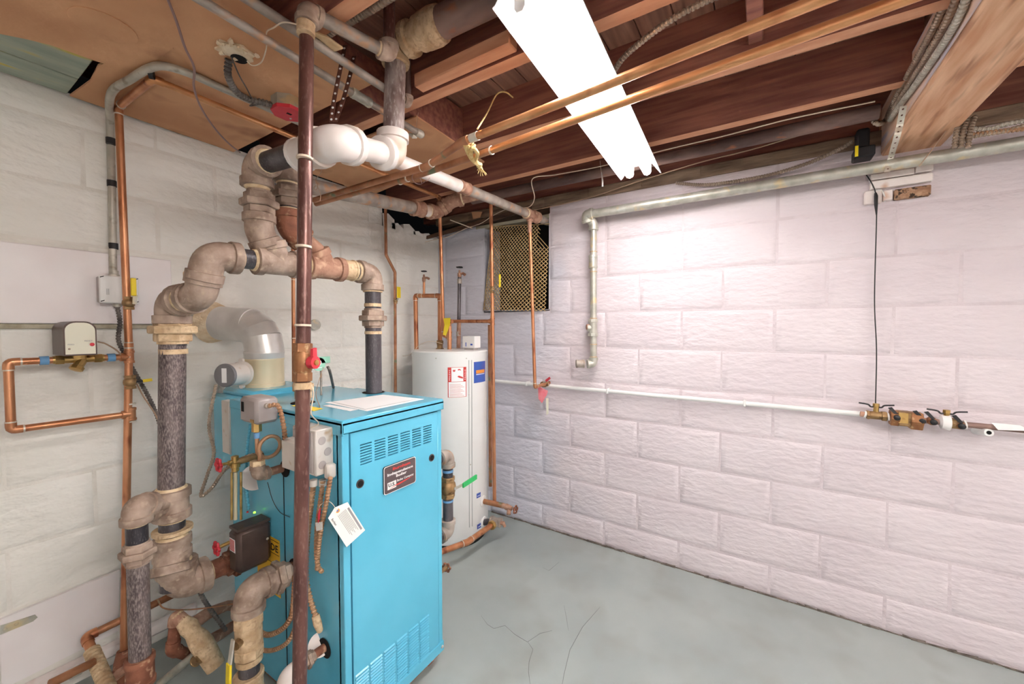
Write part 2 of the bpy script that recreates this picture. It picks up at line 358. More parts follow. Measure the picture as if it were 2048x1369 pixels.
def wheel(par, c, ax, r, m, name='wheel_handle', lobes=6):
    c = V(c); ax = V(ax).normalized(); x, y = basis(ax); g = G()
    P = []
    for i in range(lobes * 6):
        a = 2 * math.pi * i / (lobes * 6); q = r * (.86 + .14 * math.cos(lobes * a)); P.append(c + (x * math.cos(a) + y * math.sin(a)) * q)
    g.sweep(P + [P[0]], r * .2, 8, cap=False); g.cyl(c - ax * r * .25, c + ax * r * .3, r * .3, n=12)
    for i in range(lobes // 2):
        a = 2 * math.pi * i / (lobes // 2); g.sweep([c, c + (x * math.cos(a) + y * math.sin(a)) * r * .85], r * .16, 6)
    return obj(name, g, m, par)
def lever(par, a, b, wd, m, name='lever_handle', up=(0, 0, 1), th=.004, metal=None, frac=.35):
    a, b = V(a), V(b); d = (b - a); L = d.length; d.normalize(); s = d.cross(V(up)).normalized() * (wd / 2); u = V(up).normalized() * (th / 2)
    o = None
    if metal:
        q = a + d * L * frac
        obj('lever_arm', G().slab([a - s * .7 - u, a + s * .7 - u, q + s * .7 - u, q - s * .7 - u], u * 2), metal, par)
        a = q
    return obj(name, G().slab([a - s - u * 1.3, a + s - u * 1.3, b + s - u * 1.3, b - s - u * 1.3], u * 2.6), m, par)
def ball_valve(par, c, ax, r, m):
    c = V(c); ax = V(ax).normalized(); g = G()
    g.hexa(c + ax * r * 1.7, ax, r * 1.5, r * .9); g.hexa(c - ax * r * 1.7, ax, r * 1.5, r * .9)
    g.lathe(c - ax * r * 1.4, ax, [(0, r * 1.1), (r * .6, r * 1.55), (r * 1.4, r * 1.7), (r * 2.2, r * 1.55), (r * 2.8, r * 1.1)], 14)
    return obj('valve_body', g, m, par, smooth=30)

# ================================================================== STRUCTURE
g = G().box((-3.6, -4.8, -.1), (.25, .25, 0))
fl = obj('floor', g, 'floor_paint', None, 'grey painted concrete floor of the basement', 'floor', kind='structure')

for cr in (((1056, 1285), (1066, 1300), (1058, 1325), (1057, 1345), (1064, 1395)), ((962, 1232), (975, 1250), (988, 1258), (1010, 1252), (1030, 1270), (1055, 1285), (1080, 1268), (1104, 1262)), ((1128, 1212), (1132, 1232), (1137, 1262)), ((1120, 1395), (1128, 1350), (1140, 1300), (1165, 1255), (1200, 1215)), ((1085, 1136), (1098, 1142), (1118, 1125))):
    obj('crack', G().sweep([PZ(u, v, .0002) for u, v in cr], [.0004] + [.0009] * (len(cr) - 2) + [.0004], 5), 'crack', fl)
def block_mesh(la, lz, t, jit, seed):
    rnd = random.Random(seed); v = []; f = []
    q = min(1, lz / .1, la / .1)
    for ins, dep in ((0, -.0025), (.006 * q, t * .5), (.03 * q, t)):
        for sa, sz in ((-1, -1), (1, -1), (1, 1), (-1, 1)):
            j = (lambda: rnd.uniform(-jit, jit) * q) if ins else (lambda: 0)
            v.append((sa * (la / 2 - ins) + j(), dep + (rnd.uniform(-.001, .001) if ins > .01 else 0), sz * (lz / 2 - ins) + j()))
    for r in (0, 4):
        for k in range(4): f.append((r + k, r + (k + 1) % 4, r + 4 + (k + 1) % 4, r + 4 + k))
    f.append((8, 9, 10, 11)); return v, f
BM = {}
def block(par, axis, a0, a1, z0, z1, m, t=.0035, gap=.004):
    la, lz = round(a1 - a0 - gap, 3), round(z1 - z0 - gap, 3); var = random.randrange(6); key = (axis, la, lz, var, m)
    if key not in BM:
        v, f = block_mesh(la, lz, t, .003, var + int(la * 1000)); me = bpy.data.meshes.new('block')
        if axis == 'y': v = [(-d, a, z) for a, d, z in v]
        else: v = [(a, -d, z) for a, d, z in v]
        me.from_pydata(v, [], f); me.materials.append(MATS[m]); me.polygons.foreach_set('use_smooth', [True] * len(f)); me.update(); BM[key] = me
    o = bpy.data.objects.new('block', BM[key]); COL.objects.link(o)
    off = random.uniform(-.001, .001); mid = (a0 + a1) / 2; zc = (z0 + z1) / 2
    o.location = (off, mid, zc) if axis == 'y' else (mid, off, zc)
    hook(o, par); return o
ZJ = [0.0] + [.145 + .2055 * k for k in range(9)] + [2.0]
# pink wall (plane x = 0) with the small window opening
WY0, WY1, WZ0, WZ1 = -.935, -.425, 1.40, 1.985
wr = G(); wr.box((0, -4.8, 0), (.2, .25, WZ0)); wr.box((0, -4.8, WZ0), (.2, WY0, 2.045)); wr.box((0, WY1, WZ0), (.2, .25, 1.985))
wall_r = obj('wall_right', wr, 'pink_joint', None, 'pale pink painted concrete block wall with the screened window', 'wall', kind='structure')
for c in range(len(ZJ) - 1):
    z0, z1 = ZJ[c], ZJ[c + 1]
    ph = -2.31 if (c % 2 and c != 9) else -2.53
    y = ph - .41 * 3
    while y < 0:
        a0, a1 = y, min(y + .41, 0.0); y += .41
        if a1 - a0 < .03 or a1 < -3.45: continue
        segs = [(a0, a1)]
        if z1 > WZ0 + .03 and z0 < WZ1: segs = [(a0, min(a1, WY0)), (max(a0, WY1), a1)]
        for s0, s1 in segs:
            if s1 - s0 > .03: block(wall_r, 'y', s0, s1, max(z0, 0), z1, 'pink_paint')
y = -3.35
while y < -1.0:
    block(wall_r, 'y', y, min(y + .41, WY0), 2.0, 2.05, 'pink_paint'); y += .41
g = G(); rs = random.Random(11); y = -3.4      # dirty gap where the wall meets the floor
while y < -.5:
    d = rs.uniform(.02, .06); h = rs.uniform(.002, .009); g.slab([(-.0052, y, 0), (-.0052, y + d, 0), (-.0052, y + d, rs.uniform(.002, .009)), (-.0052, y, h)], (-.003 - h, 0, 0)); y += d
obj('floor_gap', g, 'grime', wall_r)
# cream wall (plane y = 0); the top course is broken away next to the corner
wl = G(); wl.box((-3.6, 0, 0), (0, .2, 1.96)); wl.box((-3.6, 0, 1.96), (-.62, .2, 2.11))
wall_l = obj('wall_left', wl, 'cream_joint', None, 'off-white painted concrete block wall behind the boiler', 'wall', kind='structure')
for c in range(len(ZJ)):
    z0, z1 = (ZJ[c], ZJ[c + 1]) if c < len(ZJ) - 1 else (2.0, 2.105)
    x = (-.205 if c % 2 else 0.0) - .41 * 6
    while x < -.01:
        a0, a1 = x, min(x + .41, 0.0); x += .41
        if c >= 9 and a1 > -.45: continue
        if a1 - a0 > .03: block(wall_l, 'x', a0, a1, z0, z1, 'cream_paint', t=.003)
# jagged broken block tops by the corner
g = G()
for i, (x, h) in enumerate([(-.62, 2.08), (-.52, 2.03), (-.44, 1.985), (-.34, 2.0), (-.25, 1.97), (-.15, 1.975)]):
    g.slab([(x, -.002, 1.94), (x + .11, -.002, 1.94), (x + .1, -.002, h - .03), (x + .05, -.002, h), (x, -.002, h - .01)], (0, .12, 0))
obj('broken_block_edge', g, 'cream_paint', wall_l, 'broken jagged block edge under the dark hole')
# unseen sides of the basement, behind and beside the viewer
obj('wall_near', G().box((-3.6, -5.0, 0), (.25, -4.8, 2.3)), 'room_paint', None, 'white basement wall behind the viewer', 'wall', kind='structure')
obj('wall_side', G().box((-3.8, -5.0, 0), (-3.6, .25, 2.3)), 'room_paint', None, 'white basement wall beside the viewer', 'wall', kind='structure')

# ceiling: joists parallel to the pink wall, boards across them
ceil = thing('ceiling', 'open basement ceiling of dark joists and subfloor boards', 'ceiling', (-1.5, -1.5, 2.3), kind='structure')
y = -4.8; k = 0
pm = G().box((-3.6, 0, 2.297), (.3, .112, 2.318), bev=.002); pl0 = None
while y < .2:
    if pl0 is None:
        pl0 = obj('subfloor_board', pm, 'plank_wood', ceil); pl0.location.y += y
    else:
        o = pl0.copy(); COL.objects.link(o); o.location = pl0.location.copy(); o.location.y += y + 4.8
    y += .115
for xf in (-.356, -.752, -1.152, -1.556, -1.96, -2.36, -2.76, -3.16):
    for (ya, yb, dx) in ((-2.5, .1, 0), (-4.8, -2.63, .05)):
        g = G(); x0, x1 = xf - .046 + dx, xf + dx
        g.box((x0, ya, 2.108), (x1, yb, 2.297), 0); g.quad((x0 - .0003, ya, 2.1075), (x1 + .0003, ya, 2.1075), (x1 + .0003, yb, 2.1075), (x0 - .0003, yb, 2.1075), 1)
        obj('joist', g, ['joist_wood', 'joist_edge'], ceil, smooth=0)
# rim and sill over the pink wall
obj('rim_joist', G().box((.05, -4.8, 2.1), (.1, .2, 2.297)), 'joist_wood', ceil)
g = G(); pts = []
rs = random.Random(3); y = -4.8
while y < -.0:
    y2 = min(y + .3, 0); d = rs.uniform(-.006, .006)
    g.box((-.012 + d, y, 2.045), (.16, y2 + .01, 2.105 + d * .5), bev=.004); y = y2
obj('sill_plate', g, 'sill_wood', ceil)
# nailing cleats along two joists
obj('cleat', G().box((-1.25, -1.44, 2.11), (-1.205, -1.05, 2.155), bev=.004), 'joist_edge', ceil)
obj('cleat', G().box((-1.66, -2.0, 2.12), (-1.61, -1.14, 2.17), bev=.004), 'joist_edge', ceil)
obj('bridging', G().box((-1.55, -.86, 2.112), (-1.20, -.815, 2.26), bev=.003), 'joist_wood', ceil)
obj('bridging', G().box((-1.148, -2.06, 2.15), (-.80, -2.02, 2.28), bev=.003), 'joist_wood', ceil)
obj('bridging', G().box((-1.15, -.9, 2.12), (-.80, -.86, 2.28), bev=.003), 'joist_wood', ceil)
# fibreboard sheets nailed under the joists on the left
E0 = [PZ(*p, 2.086) for p in ((-60, 58), (0, 68), (50, 78), (100, 90), (140, 104), (190, 122), (225, 133), (262, 137), (292, 136), (312, 122), (330, 108), (346, 96))]
A = [(-3.2, -1.0, 2.086), (-1.362, -.985, 2.086), (-1.362, -.52, 2.086)] + [(-1.70, -.56, 2.086)] + [tuple(p) for p in E0[::-1]] + [(-2.5, -.26, 2.086), (-3.2, -.28, 2.086)]
obj('fiberboard_sheet', G().slab(A, (0, 0, .006)), 'fiberboard', ceil, 'brown fibreboard sheet with a torn edge')
obj('fiberboard_sheet', G().slab([(-1.875, -.02, 2.093), (-1.86, -.2, 2.093), (-1.868, -.33, 2.093), (-1.80, -.62, 2.093), (-1.362, -.62, 2.093), (-1.362, -.004, 2.093)], (0, 0, .006)), 'fiberboard', ceil)
obj('fiberboard_sheet', G().slab([(-1.12, -.93, 2.1), (-1.115, -.04, 2.1), (-.62, -.04, 2.1), (-.66, -.3, 2.1), (-.6, -.5, 2.1), (-.64, -.9, 2.1)], (0, 0, .006)), 'fiberboard', ceil)
for (y0, y1) in ((-.16, -.012), (-.34, -.168)):
    obj('green_board', G().box((-3.2, y0, 2.0995), (-1.88, y1, 2.107), bev=.002), 'green_board', ceil)
obj('torn_flap', G().slab([PZ(622, 62, 2.075), PZ(655, 75, 2.07), PZ(686, 98, 2.065), PZ(668, 104, 2.07), PZ(640, 85, 2.09)], (0, 0, .005)), 'fiber_core', ceil)
obj('patch_disc', G().lathe(PZ(208, 52, 2.086), (0, 0, -1), [(0, .066), (.003, .066), (.0035, .063)], 28), 'fiberboard', ceil)
# big wooden girder carrying the joists
bg = G(); bg.box((-3.6, -2.655, 2.0), (.1, -2.475, 2.2), 0, bev=.006)
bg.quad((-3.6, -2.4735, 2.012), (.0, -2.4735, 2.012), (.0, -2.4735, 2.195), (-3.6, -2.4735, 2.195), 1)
obj('wooden_beam', bg, ['beam_wood', 'beam_side'], None, 'thick rough wooden girder ending on the pink wall', 'beam', kind='structure')
# window: dark well behind the screen, painted reveal
win = thing('window_1', 'small basement window opening covered by gold wire mesh', 'window', (.1, -.68, 1.4), kind='structure')
g = G(); g.box((.195, WY0 - .02, WZ0), (.2, WY1 + .02, 2.04)); obj('window_pane', g, 'dark_void', win)
g = G(); g.box((0.0, WY1 - .006, WZ0), (.19, WY1, 1.985)); g.box((0, WY0, WZ0), (.19, WY0 + .006, 2.0)); g.box((0, WY0, WZ0 - .006), (.19, WY1, WZ0 + .004)); obj('window_frame', g, 'pink_paint', win)
g = G(); g.box((-.006, WY0 + .004, 1.975), (.05, -.36, 1.995)); obj('window_lintel', g, 'grey_wood', win)

# ================================================================== BOILER
BX0, BX1, BY0, BY1, BZ0, BZ1 = -1.545, -1.125, -1.055, -.36, .045, 1.0
boiler = thing('boiler', 'bright blue enamelled boiler cabinet with black nameplate and louvred front', 'boiler', (-1.335, -.7, 0))
g = G()
for x in (BX0 + .02, BX1 - .05):
    for y in (BY0 + .03, BY1 - .06): g.box((x, y, 0), (x + .03, y + .03, BZ0 + .01))
g.box((BX0 + .01, BY0 + .012, .025), (BX1 - .01, BY1 - .01, BZ0 + .005)); obj('base', g, 'rust_dark', boiler)
g = G(); g.box((BX0, BY0 + .02, BZ0), (BX0 + .012, BY1, BZ1 - .002), bev=.002); obj('side_panel', g, 'blue_enamel', boiler)
g = G(); g.box((BX1 - .012, BY0 + .02, BZ0), (BX1, BY1, BZ1 - .002), bev=.002); obj('side_panel', g, 'blue_enamel', boiler)
obj('back_panel', G().box((BX0 + .01, BY1 - .012, BZ0), (BX1 - .01, BY1, BZ1 - .01)), 'blue_enamel', boiler)
obj('inner_box', G().box((BX0 + .02, BY0 + .05, BZ0 + .02), (BX1 - .02, BY1 - .02, BZ1 - .03)), 'dark_void', boiler)
# front frame and door with real louvre openings
g = G(); g.box((BX0, BY0 + .002, BZ0), (BX0 + .024, BY0 + .03, BZ1 - .024), bev=.002); obj('front_stile', g, 'blue_enamel', boiler)
g = G(); g.box((BX1 - .022, BY0 + .002, BZ0), (BX1, BY0 + .03, BZ1 - .024), bev=.002); obj('front_stile', g, 'blue_enamel', boiler)
DX0, DX1, DZ0, DZ1 = BX0 + .027, BX1 - .025, .088, BZ1 - .026
def cells(x0, x1, z0, z1, holes, y, th):
    xs = sorted({x0, x1, *[h[0] for h in holes], *[h[1] for h in holes]}); zs = sorted({z0, z1, *[h[2] for h in holes], *[h[3] for h in holes]})
    gg = G()
    for i in range(len(xs) - 1):
        for j in range(len(zs) - 1):
            cx, cz = (xs[i] + xs[i + 1]) / 2, (zs[j] + zs[j + 1]) / 2
            if any(h[0] < cx < h[1] and h[2] < cz < h[3] for h in holes): continue
            gg.quad((xs[i], y, zs[j]), (xs[i + 1], y, zs[j]), (xs[i + 1], y, zs[j + 1]), (xs[i], y, zs[j + 1]))
    for h in holes:
        gg.quad((h[0], y, h[2]), (h[1], y, h[2]), (h[1], y + th, h[2]), (h[0], y + th, h[2])); gg.quad((h[0], y, h[3]), (h[1], y, h[3]), (h[1], y + th, h[3]), (h[0], y + th, h[3]))
        gg.quad((h[0], y, h[2]), (h[0], y, h[3]), (h[0], y + th, h[3]), (h[0], y + th, h[2])); gg.quad((h[1], y, h[2]), (h[1], y, h[3]), (h[1], y + th, h[3]), (h[1], y + th, h[2]))
    return gg
holes = []
ua, ub = PY(720, 887, BY0), PY(863, 850, BY0); uc = PY(720, 934, BY0)
UX0, UX1, UZ1, UZ0 = ua.x, ub.x, (ua.z + ub.z) / 2, uc.z
pw = (UX1 - UX0 + .010) / 6; ph = (UZ1 - UZ0) / 8
for i in range(6):
    for j in range(8):
        x0 = UX0 + i * pw; z0 = UZ0 + j * ph; holes.append((x0, x0 + pw - .010, z0 + ph * .12, z0 + ph * .78))
la_, lb_ = PY(711, 1352, BY0), PY(857, 1229, BY0)
LX0, LX1, LZ1 = la_.x, lb_.x, (la_.z + lb_.z) / 2; LZ0 = PY(840, 1327, BY0).z
lw = (LX1 - LX0 + .008) / 6; lh = (LZ1 - LZ0) / 15
for i in range(6):
    for j in range(15):
        x0 = LX0 + i * lw; z0 = LZ0 + j * lh; holes.append((x0, x0 + lw - .008, z0 + lh * .18, z0 + lh * .86))
door = obj('front_door', cells(DX0, DX1, DZ0, DZ1, holes, BY0, .006), 'blue_enamel', boiler, smooth=0)
g = G()
for (xx) in (DX0, DX1): g.box((xx - .0005, BY0, DZ0), (xx + .0005, BY0 + .02, DZ1))
g.box((DX0, BY0, DZ1 - .001), (DX1, BY0 + .02, DZ1)); g.box((DX0, BY0, DZ0), (DX1, BY0 + .02, DZ0 + .001)); obj('door_return', g, 'blue_enamel', door)
for i in range(6):   # tilted blades of the lower louvres
    g = G(); x0 = LX0 + i * lw
    for j in range(15):
        z0 = LZ0 + j * lh; g.slab([(x0, BY0 - .0045, z0 + lh * .62), (x0 + lw - .008, BY0 - .0045, z0 + lh * .62), (x0 + lw - .008, BY0 + .001, z0 + lh * .95), (x0, BY0 + .001, z0 + lh * .95)], (0, .0005, .001))
    obj('louvre_blades', g, 'blue_enamel', door, smooth=0)
for i in range(6):   # upper louvres
    g = G(); x0 = UX0 + i * pw
    for j in range(8):
        z0 = UZ0 + j * ph; g.slab([(x0, BY0 + .0005, z0 + ph * .10), (x0 + pw - .010, BY0 + .0005, z0 + ph * .10), (x0 + pw - .010, BY0 + .006, z0 + ph * .24), (x0, BY0 + .006, z0 + ph * .24)], (0, .0005, .001))
    obj('louvre_blades', g, 'blue_enamel', door, smooth=0)
for (u, v) in ((720, 968), (863, 916)):
    c = PY(u, v, BY0); g = G(); g.lathe(c + V((0, .002, 0)), (0, -1, 0), [(0, .0135), (.004, .0135), (.0045, .012)], 24); sp = obj('finger_hole', g, 'iron_pipe', door)
    obj('hole_centre', G().cyl(c + V((0, -.001, 0)), c + V((0, -.0032, 0)), .0098, n=20), 'dark_void', sp)
kick = obj('kick_strip', G().box((BX0, BY0 - .004, BZ0), (BX1 + .001, BY0 + .02, .083), bev=.002), 'blue_enamel', boiler)
# lid: front lip turned down, rear half slightly raised
g = G(); g.box((BX0 - .004, BY0 - .006, BZ1), (BX1 + .004, -.55, BZ1 + .018), bev=.003); g.box((BX0 - .004, BY0 - .006, BZ1 - .022), (BX1 + .004, BY0 + .004, BZ1 + .01), bev=.002)
g.box((BX0 - .004, BY0 - .006, BZ1 - .028), (BX0 + .001, -.73, BZ1 + .01), bev=.001); g.box((BX1 - .001, BY0 - .006, BZ1 - .022), (BX1 + .004, -.55, BZ1 + .01), bev=.001)
lid = obj('lid', g, 'blue_enamel', boiler)
obj('rear_lid', G().box((BX0 - .002, -.55, BZ1 - .02), (BX1 + .002, BY1, BZ1 + .014), bev=.003), 'blue_enamel', boiler)
for y in (-.70, -.99): obj('screw', G().lathe((BX0 - .004, y, BZ1 - .012), (-1, 0, 0), [(0, .006), (.002, .0055), (.0035, .003)], 12), 'galvanized', lid)
obj('screw', G().lathe((BX1 - .01, BY0 - .004, .064), (0, -1, 0), [(0, .006), (.002, .0055), (.0035, .003)], 12), 'galvanized', kick)
zt = BZ1 + .0185
P = lambda u, v: PZ(u, v, zt)
obj('printed_sheet', G().slab([P(650, 806), P(766, 790), P(848, 799), P(734, 823)], (0, 0, .0006)), 'paper', lid)
obj('printed_strip', G().slab([P(645, 812), P(660, 810), P(716, 820), P(700, 823)], (0, 0, .0006)), 'paper', lid)
obj('yellow_label', G().slab([P(582, 812), P(600, 809), P(646, 818), P(628, 823)], (0, 0, .0006)), 'yellow_paint', lid)
g = G(); a, b, c, d = P(663, 804.5), P(767, 791), P(832, 799.5), P(730, 820)
for s, e in ((a, d), (d, c)): g.slab([s, e, e + V((.0015, .0015, 0)), s + V((.0015, .0015, 0))], (0, 0, .0009))
obj('printed_lines', g, 'print_black', lid)
for (u, v, r) in ((747, 785, .045), (606, 806, .04)):
    c = P(u, v); obj('pipe_opening', G().cyl(c, c + V((0, 0, .0008)), r, n=24), 'dark_void', lid)
# nameplate
n0, n1 = PY(765, 934, BY0), PY(829, 914, BY0); n2 = PY(765, 992, BY0)
NX0, NX1, NZ1, NZ0 = n0.x, n1.x, (n0.z + n1.z) / 2, n2.z
def rrect(x0, x1, z0, z1, y, r, k=5):
    out = []
    for cx, cz, a0 in ((x1 - r, z1 - r, 0), (x0 + r, z1 - r, 90), (x0 + r, z0 + r, 180), (x1 - r, z0 + r, 270)):
        for i in range(k): a = math.radians(a0 + 90 * i / (k - 1)); out.append((cx + r * math.cos(a), y, cz + r * math.sin(a)))
    return out
npl = obj('nameplate', G().slab(rrect(NX0, NX1, NZ0, NZ1, BY0 - .0005, .008), (0, -.005, 0)), 'print_black', boiler, 'black nameplate with white and orange lettering')
obj('plate_border', G().slab(rrect(NX0, NX1, NZ0, NZ1, BY0 - .0055, .008), (0, -.0004, 0)), 'white_plastic', npl)
mat('plate_dark', (92, 78, 80), rough=.35)
obj('plate_face', G().slab(rrect(NX0 + .002, NX1 - .002, NZ0 + .002, NZ1 - .002, BY0 - .0058, .007), (0, -.0005, 0)), 'plate_dark', npl)
W_, H_ = NX1 - NX0, NZ1 - NZ0; yt = BY0 - .0067; X_, Z_ = (1, 0, 0), (0, 0, 1)
def nt(body, m, fx, fz, size, wfrac, bold=.02): return text('lettering', body, npl, m, (NX0 + W_ * fx, yt, NZ0 + H_ * fz), X_, Z_, size * H_, wfrac * W_, bold)
nt('Burnham', 'print_red', .26, .795, .14, .55, .035)
nt('Independence', 'white_plastic', .1, .635, .13, .8, .03)
nt('Boiler', 'white_plastic', .36, .5, .13, .33, .03)
obj('logo_patch', G().slab([(NX0 + W_ * .1, yt, NZ0 + H_ * .14), (NX0 + W_ * .36, yt, NZ0 + H_ * .14), (NX0 + W_ * .36, yt, NZ0 + H_ * .4), (NX0 + W_ * .1, yt, NZ0 + H_ * .4)], (0, .0003, 0)), 'white_plastic', npl)
text('lettering', 'U.S.', npl, 'print_black', (NX0 + W_ * .125, yt - .0004, NZ0 + H_ * .24), X_, Z_, .17 * H_, .2 * W_, .03)
nt('Boiler Company', 'white_plastic', .39, .32, .11, .53, .02)
sw = [(.1, .14), (.36, .235), (.62, .27), (.92, .30), (.62, .225), (.44, .19), (.36, .205)]
obj('logo_swoosh', G().slab([(NX0 + W_ * a, yt - .0004, NZ0 + H_ * b) for a, b in sw], (0, .0002, 0)), 'print_red', npl)
# energy guide label and plates on the side facing the viewer's left
def side(u, v, x=BX0): return PX(u, v, x)
sx = BX0 - .0008
e = [side(516, 1135, sx), side(541, 1090, sx), side(560, 1098, sx), side(560, 1220, sx), side(516, 1192, sx)]
ylab = obj('guide_label', G().slab([(sx, -.70, .36), (sx, -.545, .36), (sx, -.545, .56), (sx, -.70, .56)], (.0006, 0, 0)), 'guide_yellow', boiler, 'yellow energy guide label')
text('lettering', 'GUIDE', ylab, 'print_black', (sx - .0005, -.575, .515), (0, -1, 0), Z_, .034, .115, .02)
g = G()
for zz in (.55, .505, .47): g.box((sx - .0006, -.695, zz), (sx, -.55, zz + .0012))
obj('printed_lines', g, 'print_black', ylab)
obj('hole_plate', G().cyl(side(510, 955, BX0 - .001), side(510, 955, BX0 - .003), .045, n=28), 'white_pipe', boiler)
obj('hood_side_plate', G().box((BX0 - .006, -.36, .80), (BX0 + .02, -.30, BZ1 + .004), bev=.002), 'grey_box_light', boiler)
obj('side_seam', G().box((BX0 - .0015, -.735, .05), (BX0, -.732, BZ1 - .02)), 'dark_void', boiler)
c = side(632, 1190, BX0); 
for (u, v, r) in ((650, 1297, .03), (570, 938, .028), (590, 1140, .036)):
    c = side(u, v, BX0 - .001); obj('knockout', G().cyl(c, c + V((-.0015, 0, 0)), r, n=24), 'dark_void', boiler)
obj('knockout_cover', G().cyl(side(640, 1290, BX0 - .003), side(640, 1290, BX0 - .0045), .034, n=24), 'white_pipe', boiler)
# draught hood behind the lid
g = G(); g.box((BX0 + .03, BY1, .72), (BX1 - .03, -.13, 1.01), bev=.008); obj('draught_hood', g, 'blue_enamel', boiler)
g = G(); g.box((BX0 + .06, -.40, 1.0), (BX1 - .10, -.14, 1.035), bev=.012); obj('hood_cap', g, 'blue_enamel', boiler)

# flue pipe, elbow into the wall
FX, FY, FR = -1.365, -.25, .074
flue = thing('flue_pipe', 'round metal flue pipe rising off the boiler and bending into the wall', 'flue', (FX, FY, 1.035))
obj('lower_section', G().lathe((FX, FY, 1.02), (0, 0, 1), [(0, FR * 1.04), (.028, FR * 1.04), (.03, FR), (.125, FR), (.128, FR * 1.03), (.134, FR * 1.03), (.136, FR)], 36), 'tan_duct', flue)
obj('crimped_collar', G().lathe((FX, FY, 1.145), (0, 0, 1), [(0, FR * .99), (.004, FR * 1.02), (.028, FR * 1.02), (.032, FR * 1.045), (.038, FR * 1.045), (.042, FR)], 36), 'bright_duct', flue)
d2 = V((-.10, .25, .02)).normalized(); c0 = V((FX, FY, 1.205))
pts = []
for k in range(5):
    a = math.radians(90 * k / 4); pts.append(c0 + V((0, 0, math.sin(a) * .085)) + d2 * ((1 - math.cos(a)) * .085))
for k in range(4):   # adjustable gores of the elbow
    a, b = pts[k], pts[k + 1]; dd = (b - a).normalized()
    obj('elbow_gore', G().sweep([a - dd * (.012 if k else .035), a, b, b + dd * .01, b + dd * .011], [FR * .99, FR * 1.0, FR * 1.0, FR * 1.012, FR * .99], 36), 'bright_duct', flue)
obj('wall_section', G().cyl(pts[-1] - d2 * .03, pts[-1] + d2 * .2, FR * 1.01, n=36), 'bright_duct', flue)
obj('wall_sealant', G().lathe(pts[-1] + d2 * .13, d2, [(0, FR * 1.02), (.02, FR * 1.12), (.05, FR * 1.25)], 28), 'plaster', flue)

# vent damper motor beside the flue
dm = thing('vent_damper_motor', 'round silver damper motor on a bracket beside the flue pipe', 'motor', (-1.50, -.30, 1.05))
dc = PY(486, 747, -.28); df = PY(438, 753, -.335); dd = (df - dc).normalized()
g = G().lathe(dc, df - dc, [(0, .044), (.003, .05), (.012, .05), (.015, .044), (.085, .044), (.088, .043)], 32); obj('housing', g, 'grey_box_light', dm)
obj('end_cap', G().lathe(dc + dd * .086, dd, [(0, .0455), (.006, .0455), (.009, .042)], 32), 'cap_grey', dm)
x_, y_ = basis(dd); g = G().slab([dc + dd * .0955 + x_ * a + V((0, 0, b)) for a, b in ((-.010, -.028), (.010, -.028), (.010, .028), (-.010, .028))], dd * .0006); obj('rating_label', g, 'paper', dm)
for s in (1, -1):
    q = dc + dd * .006 + V((0, 0, s * .053)); obj('mounting_ear', G().cyl(q - dd * .006, q + dd * .006, .009, n=14), 'grey_box_light', dm)
g = G(); fl_ = V((FX - FR * .9, FY - .03, dc.z))
for s in (1, -1): g.sweep([dc + V((0, 0, s * .03)), fl_ + V((-.01, 0, s * .028)), fl_ + V((.012, 0, s * .024))], .003, 8)
g.sweep([fl_ + V((-.01, 0, .028)), fl_ + V((-.01, 0, -.028))], .003, 8); obj('bracket', g, 'grey_box', dm)
flex(None, [df + V((-.01, 0, -.03)), PY(418, 850, -.33), PY(428, 905, -.35), PY(415, 950, -.38), PY(402, 992, -.42), PY(425, 975, -.45), PY(450, 940, -.50), PY(490, 915, -.56), PY(530, 905, -.60)],
     .0062, 'bx_steel', 'armored_cable', label='grey armoured cable hanging from the vent damper motor', cat='cable')

# ================================================================== CONTROLS ON THE BOILER'S SIDE
# pressure control on its coiled siphon
yq = -.765; q0 = PY(512, 852, yq); q1 = PY(551, 846, yq); qt = PY(513, 799, yq); qb = PX(479, 842, q0.x)
pc = thing('pressure_control', 'grey metal pressure control box on a coiled steam siphon', 'control', (q0.x, yq, .78))
bx = obj('housing', G().box((q0.x, yq, q0.z), (q1.x + .012, qb.y, qt.z), bev=.009), 'grey_box', pc)
obj('gauge_window', G().box((q0.x - .0012, yq + .075, q0.z + .035), (q0.x, yq + .09, q0.z + .066)), 'dark_void', bx)
obj('name_badge', G().box((q0.x - .0012, yq + .012, q0.z + .006), (q0.x, yq + .034, q0.z + .016)), 'brass', bx)
obj('conduit_bushing', G().lathe(PY(533, 812, yq), (0, -1, 0), [(0, .0085), (.01, .0085), (.011, .007)], 16), 'grey_steel', bx)
ys = yq + .035; sxx = q0.x + .018
obj('hex_fitting', G().hexa((sxx, ys, q0.z - .012), (0, 0, 1), .014, .03), 'brass', pc, smooth=25)
obj('thread_tape', G().cyl((sxx, ys, q0.z - .03), (sxx, ys, q0.z - .048), .009, n=14), 'blue_tape', pc)
elz = PY(520, 950, ys).z; zl = PY(540, 893, ys).z; R_ = .034
loop = [(sxx, ys, q0.z - .02), (sxx, ys, zl + .01)]
for k in range(0, 25):
    a = math.pi + 2 * math.pi * 1.06 * k / 24; loop.append((sxx + R_ + R_ * math.cos(a), ys - .012 * k / 24, zl + R_ * math.sin(a)))
loop += [(sxx + .002, ys - .008, zl - .04), (sxx, ys, elz + .02)]
obj('siphon_coil', G().sweep(smooth_path(loop, 3), .0062, 12), 'bx_tan', pc)
obj('thread_tape', G().cyl((sxx, ys, elz + .02), (sxx, ys, elz + .045), .008, n=14), 'blue_tape', pc)
elbow(pc, (sxx, ys, elz), (0, 0, 1), (1, 0, 0), .0155, 'cast_iron', k=1.25, leg=2.1)
obj('reducer', G().hexa((sxx, ys, elz + .038), (0, 0, 1), .021, .02), 'dope_iron', pc, smooth=25)
